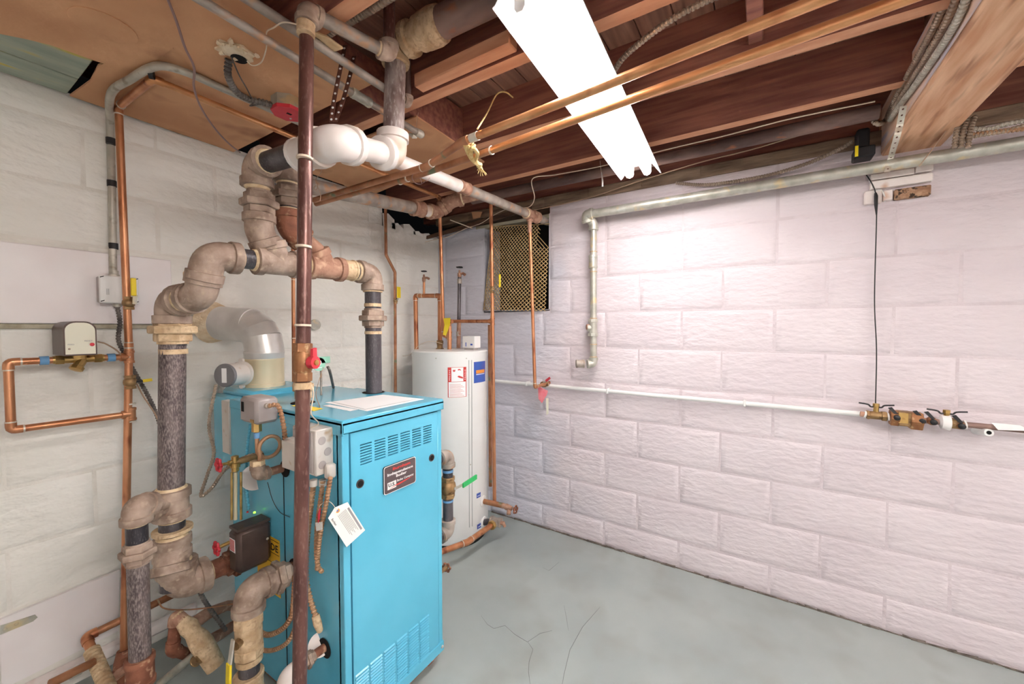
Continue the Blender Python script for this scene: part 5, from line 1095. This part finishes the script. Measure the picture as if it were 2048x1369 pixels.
w0, w1 = PX(975, 761, -.04), PX(1726, 829, -.04); pipe(gp, w0, w1, .0108, 'enamel_white'); pv = PX(1353, 796, -.02); obj('wall_peg', G().lathe(pv + V((.02, 0, -.005)), (-1, 0, .1), [(0, .007), (.035, .007), (.036, .009), (.045, .009)], 12), 'enamel_white', gp)
for u in (1095, 1300, 1560): p = w0.lerp(w1, (u - 975) / 751); obj('pipe_clip', G().box((p.x - .013, p.y - .006, p.z - .014), (0, p.y + .006, p.z + .014), bev=.003), 'enamel_white', gp)
# copper drop with red-handled gas cock and tags
ov = thing('overhead_gas_pipe', 'white and grey steel pipe overhead running into the pink wall', 'pipe', (-.6, -.92, 1.9))
m0, m1 = V((-1.32, -.95, 1.884)), V((.05, -.898, 1.962)); at_x = lambda x: m0.lerp(m1, (x - m0.x) / (m1.x - m0.x))
pipe(ov, m0, at_x(-.86), .0265, 'white_pipe', 'white_pipe'); pipe(ov, at_x(-.86), m1, .0235, 'grey_steel'); coupling(ov, at_x(-.84), m1 - m0, .0245, .07, 'rusty_iron', k=1.12)
tx = -.205; tee(ov, at_x(tx), m1 - m0, (0, 0, -1), .0235, 'rusty_iron', k=1.2, leg=1.8, rb=.014); coupling(ov, at_x(-.13), m1 - m0, .0245, .05, 'rusty_iron', k=1.35)
dr = thing('copper_gas_drop', 'copper pipe dropping past the window screen to a gas cock', 'pipe', at_x(tx))
d0 = at_x(tx) + V((0, 0, -.035)); d1 = PX(1070, 775, tx); d2_ = V((-.045, d1.y - .012, d1.z + .01)); copper_run(dr, [d0, d1, d2_], .0098, 'copper'); pipe(dr, d0 + V((0, 0, .01)), d0 - V((0, 0, .07)), .0125, 'rusty_iron', 'top_nipple')
gk = PX(1087, 770, -.09); obj('cock_body', G().lathe(gk + V((0, .02, 0)), (.2, -1, .1), [(0, .012), (.008, .018), (.03, .019), (.04, .014), (.05, .012)], 14), 'old_brass', dr); lever(dr, gk + V((-.015, -.005, .012)), gk + V((-.03, -.06, .05)), .014, 'red_paint', metal='galvanized', frac=.4, up=(-1, 0, .3))
tgp = thing('pink_tag', 'pink paper warning tag hanging at the gas cock', 'tag', PX(1083, 790, -.12)); obj('card', G().slab([PX(1076, 773, -.12), PX(1096, 782, -.12), PX(1094, 790, -.12), PX(1084, 807, -.12), PX(1077, 798, -.12)], (-.0008, 0, 0)), 'pink_tag', tgp)
tgy = thing('pale_yellow_tag', 'narrow pale yellow tag hanging below the pink tag', 'tag', PX(1093, 810, -.10)); obj('card', G().slab([PX(1092, 797, -.10), PX(1097, 797, -.10), PX(1097, 828, -.10), PX(1093, 831, -.10)], (-.0008, 0, 0)), 'white_face', tgy)
# regulator and cock assembly at the right
ga = thing('gas_cock_assembly', 'row of old brass gas cocks on the pink wall with black lever wings', 'valve', (-.06, -2.6, .92))
W = lambda u, v, x=-.06: PX(u, v, x)
A = W(1728, 829); B = W(1745, 832); Cc = W(1775, 834); D = W(2100, 866); dg_ = (W(2048, 859) - A).normalized()
pipe(ga, A - dg_ * .012, B, .011, 'rusty_iron', 'nipple'); pipe(ga, B, D, .0105, 'rust_steel', 'run_pipe')
obj('white_ring', G().cyl(W(1728, 829), W(1732, 830), .0145, n=16), 'white_plastic', ga); obj('white_ring', G().cyl(W(1774, 834), W(1778, 834), .0165, n=16), 'white_plastic', ga)
g = G(); g.cyl(W(1733, 830), W(1762, 832), .0165); g.hexa(W(1768, 833), dg_, .0205, .016); g.hexa(W(1736, 830), dg_, .0195, .008); obj('cock_body', g, 'old_brass', ga, smooth=25)
def wings(u, v, nm):
    c = W(u, v); g = G(); g.cyl(c, c + V((0, 0, .03)), .009, n=12); g.hexa(c + V((0, 0, .028)), (0, 0, 1), .011, .012); ob = obj('valve_stem', g, 'brass', ga, smooth=25)
    for s in (1, -1): obj('lever_wing', G().sweep(smooth_path([c + V((0, 0, .022)), c + V((0, s * .016, .019)), c + V((0, s * .026, .028)), c + V((0, s * .055, .032))], 4), [.002] + [.0032] * 12, 8), 'black', ob)
wings(1752, 824, 'a'); wings(1893, 838, 'b')
g = G(); g.hexa(W(1788, 836), dg_, .034, .026); g.hexa(W(1831, 842), dg_, .038, .036); obj('hex_flange', g, 'rust_brass', ga, smooth=25); obj('regulator_body', G().box(W(1797, 824, -.085), W(1817, 850, -.035), bev=.004), 'old_brass', ga)
obj('regulator_plate', G().box(W(1798, 826, -.0875), W(1816, 848, -.0855)), 'brass', ga)
for (u, v) in ((1793, 834), (1843, 841), (1866, 843), (1922, 851)):
    c = W(u, v, -.075); d = V((-1, .1, -.1)).normalized(); pl_ = obj('lock_plug', G().lathe(c + V((.02, 0, 0)), d, [(0, .015), (.018, .015), (.02, .011), (.03, .011)], 14), 'rust_brass', ga); obj('plug_core', G().lathe(c + d * .008, d, [(0, .0105), (.012, .0105), (.016, .005)], 12), 'black', pl_)
    obj('lock_wing', G().slab([c + V((-.004, .004, .006)), c + V((-.004, .028, .034)), c + V((-.004, .016, .038)), c + V((-.004, -.004, .012))], (-.004, 0, 0)), 'black', pl_)
obj('white_sleeve', G().lathe(W(1878, 844), dg_, [(0, .012), (.005, .026), (.028, .03), (.03, .016)], 18), 'white_plastic', ga); g = G(); g.hexa(W(1908, 847), dg_, .022, .02); obj('hex_fitting', g, 'old_brass', ga, smooth=25)
obj('white_ring', G().cyl(W(1928, 850), W(1932, 850), .0165, n=16), 'white_plastic', ga)
obj('paper_wrap', G().slab([W(1983, 846, -.078), W(2040, 851, -.078), W(2060, 862, -.078), W(1996, 860, -.078)], (-.001, 0, -.001)), 'paper', ga)
ws = thing('open_wall_stub', 'short open white pipe stub sticking out under the gas cocks', 'pipe', PX(1970, 865, -.05)); c0_, c1_ = PX(1950, 862, -.0), PX(1978, 866, -.09)
obj('stub', G().cyl(c0_, c1_, .013, n=20), 'enamel_white', ws); obj('bore', G().cyl(c1_, c1_ + (c1_ - c0_).normalized() * .0006, .007, n=16), 'dark_void', ws)
# black sensor cable
cb = thing('black_cable', 'thin black cable hanging straight down the pink wall', 'cable', PX(1751, 815, -.03))
obj('cord', G().sweep(smooth_path([PX(1730, 346, -.03), PX(1744, 368, -.03), PX(1752, 392, -.035), PX(1753, 440, -.03), PX(1749, 600, -.025), PX(1753, 700, -.03), PX(1751, 812, -.055)], 6), .0021, 8), 'black_wire', cb); obj('strain_relief', G().sweep([PX(1751, 386, -.035), PX(1752, 392, -.035), PX(1752, 410, -.035), PX(1753, 430, -.033)], [.004, .0065, .006, .0025], 10), 'black_wire', cb)
cable(None, [PX(1752, 380, -.03), PX(1763, 382, -.02), PX(1770, 395, -.015), PX(1769, 404, -.012)], .003, 'white_plastic', 'wire_end', label='stub of white wire beside the black cable plug', cat='wire')
# painted brick patch under the girder, rough broken brick among it
def brick(u0, u1, vb, vt, m, xo):
    a, b, c = PX(u0, vb, xo), PX(u0, vt, xo), PX(u1, vb, xo); obj('brick', G().box((xo, a.y, a.z), (.02, c.y, b.z), bev=.003), m, wall_r)
for q in ((1740, 1829, 361, 349), (1831, 1867, 346, 333), (1741, 1866, 379, 363)): brick(*q, 'brick_paint', -.03)
brick(1729, 1764, 409, 383, 'brick_paint', -.024); brick(1766, 1786, 402, 381, 'brick_paint', -.018); brick(1789, 1862, 399, 379, 'brick_raw', -.026)
# dark alarm device by the girder
sd = thing('sounder_box', 'dark grey plastic device with yellow sticker beside the girder', 'device', PX(1730, 310, -.10)); xs_ = -.12
a, b = PX(1713, 300, xs_), PX(1741, 253, xs_); obj('upper_housing', G().box((xs_, a.y, a.z), (-.06, b.y, b.z), bev=.006), 'black', sd); a, b = PX(1709, 316, xs_ - .012), PX(1752, 287, xs_ - .012); obj('lower_housing', G().box((xs_ - .012, a.y, a.z), (-.055, b.y, b.z), bev=.005), 'black', sd)
a, b = PX(1709.5, 314, xs_ - .013), PX(1717, 291, xs_ - .013); obj('yellow_sticker', G().box((xs_ - .0138, a.y, a.z), (xs_ - .0125, b.y, b.z)), 'yellow_paint', sd)
# white perforated hanger
hg = thing('hanger_strap', 'white perforated steel strap from the girder around the galvanized pipe', 'strap', (-.15, -2.47, 2.0))
def strap2(pts, m, mh, wd, holes): return strap(hg, pts, (.3, -1, 0), wd, m, holes, mh, .003)
strap2([PY(1807, 212, -2.458), PY(1800, 248, -2.46), PY(1792, 280, -2.455), PX(1783, 310, -.125), PX(1774, 344, -.122)], 'strap_steel', 'strap_brown', .02, 12)
# gold wire mesh over the window
ms = thing('window_screen', 'bulging gold expanded-metal screen over the basement window', 'screen', (-.02, -.68, 1.4))
def surf(s, t):
    L_ = PX(967 + 19 * t, 621 - 168 * t, -.012); R__ = PX(1091 + 8 * t, 623 - 175 * t, -.012); p = L_.lerp(R__, s)
    p.x -= .055 * math.sin(math.pi * min(1, max(0, s))) ** .7 * (1 - t) ** .6 * .9 - .0; return p
NS, NT = 18, 22; g = G()
for fam in (1, -1):
    for i in range(-NT, NS + NT + 1):
        P_ = []
        for k in range(0, 2 * NT + 1):
            s = (i + fam * k / 2.0) / NS; t = k / (2.0 * NT)
            if 0 <= s <= 1 and not (s > .87 and t > .74): P_.append(surf(s, t))
        if len(P_) > 2: g.sweep(P_[::2] if len(P_) > 6 else P_, .0026, 4)
obj('wire_lattice', g, 'mesh_gold', ms); obj('edge_wire', G().sweep([surf(0, k / 10) for k in range(11)] + [surf(k / 10, 1) for k in range(1, 11)], .0025, 5), 'mesh_gold', ms)
obj('lath', G().slab([PX(846, 480, -.13), PX(846, 474, -.13), PX(960, 440, -.06), PX(1062, 410, -.03), PX(1062, 420, -.03), PX(960, 450, -.06)], (.012, .003, .0)), 'dark_wood', None, 'dark wooden lath leaning from the corner to the window top', 'lath')
cable(None, [PX(850, 484, -.14), PX(895, 474, -.12), PX(930, 458, -.09), PX(962, 447, -.075), PX(985, 432, -.07), PX(1010, 420, -.06), PX(1040, 412, -.06)], .002, 'wire_white', 'wire', label='cream wire following the dark lath over the window', cat='wire', n=6)
obj('cardboard_scrap', G().slab([PX(943, 424, -.05), PX(964, 424, -.05), PX(960, 435, -.05), PX(946, 438, -.05)], (.004, 0, 0)), 'fiberboard', None, 'small scrap of brown board on the sill above the lath', 'scrap')
pipe_ = thing('short_white_stick', 'thin white stick poking out below the rusty elbow', 'stick', PX(900, 440, -.2)); obj('rod', G().cyl(PX(900, 440, -.2), PX(945, 457, -.10), .003, n=8), 'wire_white', pipe_)

# ================================================================== CEILING ITEMS
# twin copper pipes
zt2 = 1.862
tc = thing('upper_copper_pipe', 'upper of two long copper pipes under the lamp, bending down at its end', 'pipe', PZ(940, 280, zt2), group='long copper pipes under the lamp')
q0_ = PZ(1640, 0, zt2); q1_ = PZ(925, 284, zt2); q0_ = q1_ + (q0_ - q1_) * 1.3; q2_ = PX(855, 333, q1_.x + .04); q3_ = PX(628, 397, q2_.x); 
q3_.z = q2_.z
copper_run(tc, [q0_, q1_], .0115, 'copper_light'); copper_run(tc, [q1_, q2_, q3_], .0115, 'copper_old', rings=True); elbow(tc, q1_, q0_ - q1_, q2_ - q1_, .0115, 'copper_old', k=1.16, leg=2.2, collar=False)
for u in (945, ): p = q1_ + (q0_ - q1_).normalized() * .05; ring(tc, p, q0_ - q1_, .0115, 'solder', w=.03, k=1.12, name='solder_sleeve')
tl = thing('lower_copper_pipe', 'lower of two long copper pipes under the lamp, running on to the wall', 'pipe', PZ(967, 307, zt2 - .01), group='long copper pipes under the lamp')
w0_ = PZ(1800, 0, zt2 - .01); w1_ = PZ(830, 353, zt2 - .01); w0_ = w1_ + (w0_ - w1_) * 1.25; w2_ = PZ(632, 408, zt2 - .01)
pipe(tl, w0_, PZ(985, 300, zt2 - .01), .0113, 'copper_light', n=14); pipe(tl, PZ(985, 300, zt2 - .01), w1_, .0113, 'copper_old', n=14); pipe(tl, w1_, w2_, .0113, 'copper_old', n=14)
for u, v in ((800, 363), (815, 357), (983, 301)): p = PZ(u, v, zt2 - .01); ring(tl, p, w0_ - w1_, .0113, 'solder', w=.006, k=1.18, name='solder_ring')
ring(tl, PZ(807, 360, zt2 - .01), w0_ - w1_, .0113, 'copper_old', w=.05, k=1.14, name='tee_sleeve')
# jute rope knot
rp = thing('rope', 'frayed jute rope knotted round the copper pipes and nailed to a joist', 'rope', PZ(940, 295, zt2))
c = PZ(938, 287, zt2); dr_ = (q0_ - q1_).normalized(); pts = []
x_, y_ = basis(dr_)
for k in range(33): a = k / 32 * 4 * math.pi; pts.append(c + dr_ * (.018 * k / 32 - .01) + (x_ * math.cos(a) + y_ * math.sin(a)) * .0165)
obj('coil', G().sweep(pts, .0052, 7), 'rope', rp)
pts = [PZ(930, 290, zt2 - .012), PZ(938, 310, zt2 - .016), PZ(948, 322, zt2 - .02), PZ(955, 308, zt2 - .022), PZ(945, 296, zt2 - .02), PZ(942, 312, zt2 - .024), PZ(950, 325, zt2 - .024), PZ(962, 330, zt2 - .022)]
obj('knot', G().sweep(smooth_path(pts, 5), .0068, 7), 'rope', rp); obj('tail', G().sweep([PZ(948, 318, zt2 - .022), PZ(958, 332, zt2 - .022), PZ(966, 344, zt2 - .02)], [.005, .0095, .003], 8), 'rope', rp)
g = G(); rr = random.Random(5)
for k in range(14): b = PZ(960, 335, zt2 - .022); g.sweep([b, b + V((rr.uniform(-.02, .02), rr.uniform(-.025, .005), rr.uniform(-.03, -.005)))], .0009, 4)
obj('frayed_end', g, 'rope', rp)
cable(rp, [PZ(955, 258, zt2 + .01), PZ(975, 225, 2.03), PZ(993, 190, 2.095), PZ(1010, 184, 2.1), PZ(1026, 195, 2.1)], .0026, 'rope', 'strand', n=6)
# wire hanger loop
wg = thing('wire_hanger', 'thin steel wire loops hanging the copper pipes', 'wire', PZ(835, 365, 1.84))
P_ = [PZ(828, 345, 1.85), PZ(824, 355, 1.84), PZ(830, 366, 1.835), PZ(843, 368, 1.835), PZ(838, 352, 1.85), PZ(832, 342, 1.87)]; cable(wg, P_, .0012, 'wire_grey', 'loop', n=6); cable(wg, [PZ(843, 368, 1.835), PZ(852, 362, 1.835), PZ(860, 356, 1.85)], .0012, 'wire_grey', 'loop', n=6)
w2 = thing('tie_wire', 'thin twisted tie wire hanging beside the standpipe', 'wire', PY(640, 380, -.8)); cable(w2, [PY(643, 318, -.9), PY(642, 345, -.88), PY(632, 358, -.86), PY(636, 372, -.86), PY(632, 380, -.86), PY(628, 376, -.86), PY(634, 372, -.86), PY(641, 388, -.86), PY(640, 402, -.86)], .0011, 'wire_tan', 'wire_twist', n=5)
# steel pipes overhead along the fibreboard edge
za = 2.052; p1_ = thing('grey_conduit_pipe', 'grey steel pipe under the fibreboard ending in a taped cap', 'pipe', PZ(850, 275, za), group='grey steel pipes under the fibreboard')
e0_, e1_ = PZ(430, 17, za), PZ(845, 271, za); e0_ = e1_ + (e0_ - e1_) * 1.5; pipe(p1_, e0_, e1_, .0113, 'grey_steel'); coupling(p1_, PZ(722, 196, za), e1_ - e0_, .0128, .075, 'galvanized', k=1.2); obj('taped_end', G().lathe(PZ(832, 263, za), e1_ - e0_, [(0, .0135), (.012, .015), (.03, .0155), (.034, .010)], 14), 'solder', p1_)
obj('wrapped_rag', G().sweep([PZ(818, 268, za - .005), PZ(826, 272, za - .012), PZ(834, 276, za - .016)], [.005, .011, .003], 8), 'solder', p1_); cable(p1_, [PZ(830, 272, za - .006), PZ(834, 240, 2.08), PZ(837, 225, 2.105)], .001, 'wire_tan', 'hanging_string', n=5)
zb2 = 2.068; p2_ = thing('grey_riser_pipe', 'grey steel pipe under the fibreboard turning up at its end elbow', 'pipe', PZ(825, 214, zb2), group='grey steel pipes under the fibreboard')
e0_, e1_ = PZ(480, -12, zb2), PZ(815, 207, zb2); e0_ = e1_ + (e0_ - e1_) * 1.4; pipe(p2_, e0_, e1_, .0125, 'grey_steel'); elbow(p2_, e1_, e0_ - e1_, (0, 0, 1), .0132, 'cast_iron', k=1.35, leg=1.8); pipe(p2_, e1_, e1_ + V((0, 0, .2)), .0125, 'rust_steel', 'upper_nipple')
# hole in the board, red junction box
ho = thing('ceiling_hole_patch', 'crumbling plaster hole in the fibreboard with wires coming out', 'hole', PZ(475, 110, 2.09))
rr = random.Random(9); P_ = []
cc = PZ(472, 102, 2.086)
for k in range(16): a = 2 * math.pi * k / 16; q = rr.uniform(.7, 1.2); P_.append(cc + V((.05 * q * math.cos(a), .042 * q * math.sin(a), 0)))
obj('plaster', G().slab(P_, (0, 0, -.006)), 'plaster', ho); hc = PZ(478, 118, 2.079); obj('dark_hole', G().cyl(hc, hc + V((0, 0, -.0015)), .021, n=16), 'dark_void', ho)
g = G()
for k in range(9): b = cc + V((rr.uniform(-.05, .05), rr.uniform(-.045, .045), -.006)); g.sweep([b, b + V((rr.uniform(-.01, .01), rr.uniform(-.01, .01), -.006))], [.008, .003], 6)
obj('plaster_crumbs', g, 'plaster', ho)
flex(None, [PZ(458, 118, 2.085), PZ(456, 150, 2.055), PZ(470, 180, 2.045), PZ(495, 198, 2.045), PZ(530, 206, 2.05), PZ(556, 215, 2.055)], .0105, 'bx_dark', 'armored_cable', label='grey armoured cable from the ceiling hole to the red box', cat='cable', pitch=.0105)
cable(None, [PZ(462, 112, 2.08), PZ(478, 150, 2.05), PZ(495, 180, 2.05), PZ(506, 205, 2.05), PZ(500, 212, 2.05), PZ(520, 208, 2.055)], .0022, 'bx_dark', 'wire', label='thin dark wire beside the armoured cable at the ceiling hole', cat='wire', n=6)
rb_ = thing('red_junction_box', 'ceiling junction box with red painted cover behind the standpipe', 'junction box', PZ(575, 225, 2.06))
c = PZ(576, 222, 2.05); g = G(); P_ = []
for k in range(8): a = math.pi / 8 + k * math.pi / 4; P_.append(c + V((.052 * math.cos(a), .052 * math.sin(a), .0)))
obj('box', G().slab(P_, (0, 0, .046)), 'galvanized', rb_); cvv = obj('red_cover', G().slab([c + (p - c) * 1.03 for p in P_], (0, 0, -.012)), 'red_paint', rb_)
obj('cover_slot', G().box(c + V((-.008, -.012, -.0128)), c + V((.008, -.002, -.0118))), 'dark_void', cvv); obj('cover_screw', G().lathe(c + V((.02, .02, -.012)), (0, 0, -1), [(0, .004), (.002, .003)], 10), 'galvanized', cvv)
# hanging wires on the left
cable(None, [PZ(330, -15, 2.085), PZ(352, 40, 2.07), PZ(370, 95, 2.05), PZ(388, 135, 2.04), PZ(388, 175, 2.035), PZ(402, 215, 2.035), PZ(428, 255, 2.035), PZ(455, 285, 2.04), PZ(480, 305, 2.06)], .0032, 'wire_grey', 'hanging_cord', label='mauve-grey cord drooping under the brown fibreboard', cat='cord')
cable(None, [PZ(492, 120, 2.08), PZ(505, 131, 2.07), PZ(522, 125, 2.06), PZ(532, 100, 2.055), PZ(533, 80, 2.06), PZ(534, 63, 2.07), PZ(548, 55, 2.06), PZ(565, 45, 2.05), PZ(590, 48, 2.03), PZ(604, 57, 2.025)], .0018, 'wire_white', 'wire', label='cream wire looping from the ceiling hole to the standpipe top', cat='wire', n=6)
flex(None, [PZ(628, 84, 2.14), PZ(680, 52, 2.145), PZ(740, 18, 2.15), PZ(800, -20, 2.155)], .013, 'bx_steel', 'armored_cable', label='thick ribbed steel cable beside the orange cleat at the top', cat='cable', pitch=.011, n=12)
# pipes and wires along the pink wall head
rpp = thing('rusty_steel_pipe', 'long rusty steel pipe lying above the pink wall head', 'pipe', (-.24, -1.5, 2.05))
s0_, s1_ = PX(945, 400, -.25), PX(1758, 224, -.25); s0_.z = s1_.z = (s0_.z + s1_.z) / 2; pipe(rpp, s0_, s1_, .027, 'rust_steel')
jz = 2.1
cable(None, [PX(1040, 416, -.2), PX(1060, 413, -.22), PX(1069, 395, -.26), PX(1065, 358, -.36), PZ(1110, 350, 2.098), PZ(1200, 333, 2.098), PZ(1330, 300, 2.098), PZ(1448, 272, 2.098), PZ(1580, 238, 2.098), PZ(1750, 203, 2.098)], .0026, 'wire_white', 'wire', label='cream wire stapled along the joist over the rusty pipe', cat='wire', n=6)
cable(None, [PX(1040, 424, -.06), PX(1090, 416, -.05), PX(1180, 395, -.045), PX(1280, 362, -.06), PX(1400, 325, -.1), PX(1500, 300, -.12), PX(1620, 265, -.14), PX(1752, 232, -.14)], .0028, 'wire_tan', 'wire', label='tan cable running along the dusty sill above the pink wall', cat='wire', n=6)
flex(None, [PX(1352, 366, -.03), PX(1400, 370, -.03), PX(1450, 366, -.03), PX(1540, 350, -.04), PX(1620, 325, -.05), PX(1680, 298, -.06), PX(1706, 282, -.07)], .0085, 'bx_steel', 'armored_cable', label='ribbed steel cable sagging along the sill toward the dark device', cat='cable', pitch=.0105)
pcn = thing('pull_cord', 'short white pull cord hanging at the end of the lamp', 'cord', PX(1205, 370, -.25)); cable(pcn, [PX(1200, 322, -.3), PX(1202, 340, -.3), PX(1205, 358, -.3)], .0015, 'wire_white', 'string', n=6); obj('grip', G().sweep([PX(1203, 345, -.3), PX(1205, 362, -.3), PX(1205, 373, -.3)], [.002, .0042, .0048], 8), 'white_plastic', pcn)
flex(None, [PZ(1226, 145, 2.075), PZ(1250, 112, 2.08), PZ(1300, 70, 2.085), PZ(1350, 35, 2.09), PZ(1400, 8, 2.095), PZ(1460, -18, 2.098)], .0085, 'bx_steel', 'armored_cable', label='ribbed steel cable feeding the fluorescent lamp', cat='cable', pitch=.01055)
# cables on the girder
gyy_ = -2.462
for nm, off, m, lab in (('a', 0, 'bx_steel', 'upper'), ('b', 20, 'bx_steel', 'middle'), ('c', 40, 'conduit', 'lower')):
    p = [PY(1898 + off, -15, gyy_), PY(1872 + off, 45, gyy_), PY(1838 + off * .85, 110, gyy_), PY(1803 + off * .6, 175, gyy_), PY(1783 + off * .35, 215, gyy_), PY(1772 + off * .2, 240, gyy_)]
    if nm == 'a': p += [PX(1758, 248, -.2), PX(1748, 242, -.2), PX(1752, 230, -.16)]
    flex(None, p, .0095, m, 'armored_cable', label=lab + ' of three armoured cables strapped along the girder side', cat='cable', pitch=.0105)
xk = -.16
for k, (a_, b_, c_, dd, lab) in enumerate(((1908, 292, 268, 256, 'lowest'), (1925, 272, 262, 262, 'tan'), (1945, 258, 252, 246, 'upper'))):
    flex(None, [PX(a_, b_, xk), PX(a_ + 35, c_ + 6, xk), PX(2010, (c_ + dd) / 2, xk), PX(2060, dd - 6, xk), PX(2120, dd - 14, xk)], .0085, ('bx_steel', 'bx_tan', 'conduit')[k], 'armored_cable', label=('lowest', 'tan middle', 'topmost')[k] + ' armoured cable stretching away behind the girder', cat='cable', pitch=.0105)
for k, u in enumerate((1917, 1930, 1944)): flex(None, [PX(u - 8, 296, xk - .02), PX(u - 5, 270, xk - .02), PX(u, 250, xk - .01), PX(u + 6, 232, xk)], .0085, 'bx_steel', 'armored_cable', label=('first', 'second', 'third')[k] + ' short cable loop standing up behind the girder edge', cat='cable', pitch=.0105)
cable(None, [PX(1838, 333, -.13), PX(1860, 305, -.14), PX(1880, 278, -.15), PX(1892, 262, -.16)], .0018, 'wire_tan', 'wire', label='thin tan wire crossing the galvanized pipe at the girder', cat='wire', n=6)

# ================================================================== LAMPS
def lamp(name, label, A, B, z, wd, tm='tube'):
    A = V((A[0], A[1], z)); B = V((B[0], B[1], z)); d = (B - A).normalized(); s = V((d.y, -d.x, 0)); t = thing(name, label, 'lamp', (A + B) / 2 + V((0, 0, .06)))
    L = (B - A).length
    def ext(prof, m, nm, a=0, b=0):
        g = G(); n = len(prof); p0 = A + d * a; p1 = B - d * b; g.add([p0 + s * x + V((0, 0, h)) for x, h in prof] + [p1 + s * x + V((0, 0, h)) for x, h in prof], [(i, i + 1, n + i + 1, n + i) for i in range(n - 1)]); return g
    h = wd / 2; prof = [(-h, .0), (-h * .93, .004), (-h * .55, .052), (h * .55, .052), (h * .93, .004), (h, 0)]
    g = ext(prof, 'lamp_white', 'reflector'); g2 = ext([(x * 1.01, q + .0025) for x, q in prof], '', ''); g.add(g2.v, g2.f); obj('reflector', g, 'lamp_white', t, smooth=0)
    g = G(); hb = h * .5
    g.slab([A + s * -hb + V((0, 0, .0555)), A + s * hb + V((0, 0, .0555)), A + s * hb + V((0, 0, .104)), A + s * -hb + V((0, 0, .104))], d * L); obj('ballast_housing', g, 'lamp_white', t, smooth=0)
    for a in (.028, L - .052):
        for k in (-1, 1):
            c = A + d * a + s * (k * h * .42); obj('socket', G().slab([c + s * -.014 + V((0, 0, .0515)), c + s * .014 + V((0, 0, .0515)), c + s * .014 + V((0, 0, .004)), c + s * .008 + V((0, 0, -.006)), c + s * -.008 + V((0, 0, -.006)), c + s * -.014 + V((0, 0, .004))], d * .022), 'white_plastic', t)
    for k in (-1, 1): c = A + s * (k * h * .42) + V((0, 0, .002)); obj('fluorescent_tube', G().cyl(c + d * .05, c + d * (L - .052), .0185, n=8), tm, t)
    return t
fx = lamp('fluorescent_lamp', 'long white twin-tube fluorescent lamp glowing under the joists', (-1.487, -1.643), (-.305, -1.57), 2.0, .185)
lamp('fluorescent_lamp', 'second twin-tube fluorescent fill lamp out of view, the nearer one behind the viewer', (-2.75, -2.95), (-1.53, -2.95), 2.0, .185, 'fill_tube')  # unseen lamp inferred from doubled shadows, shifted and brightened to fill the left wall
lamp('fluorescent_lamp', 'added twin-tube fluorescent fill lamp out of view, the farther one behind the viewer', (-2.75, -3.9), (-1.53, -3.9), 2.0, .185, 'fill_tube')  # unseen extra fixture, added as fill light for the left wall
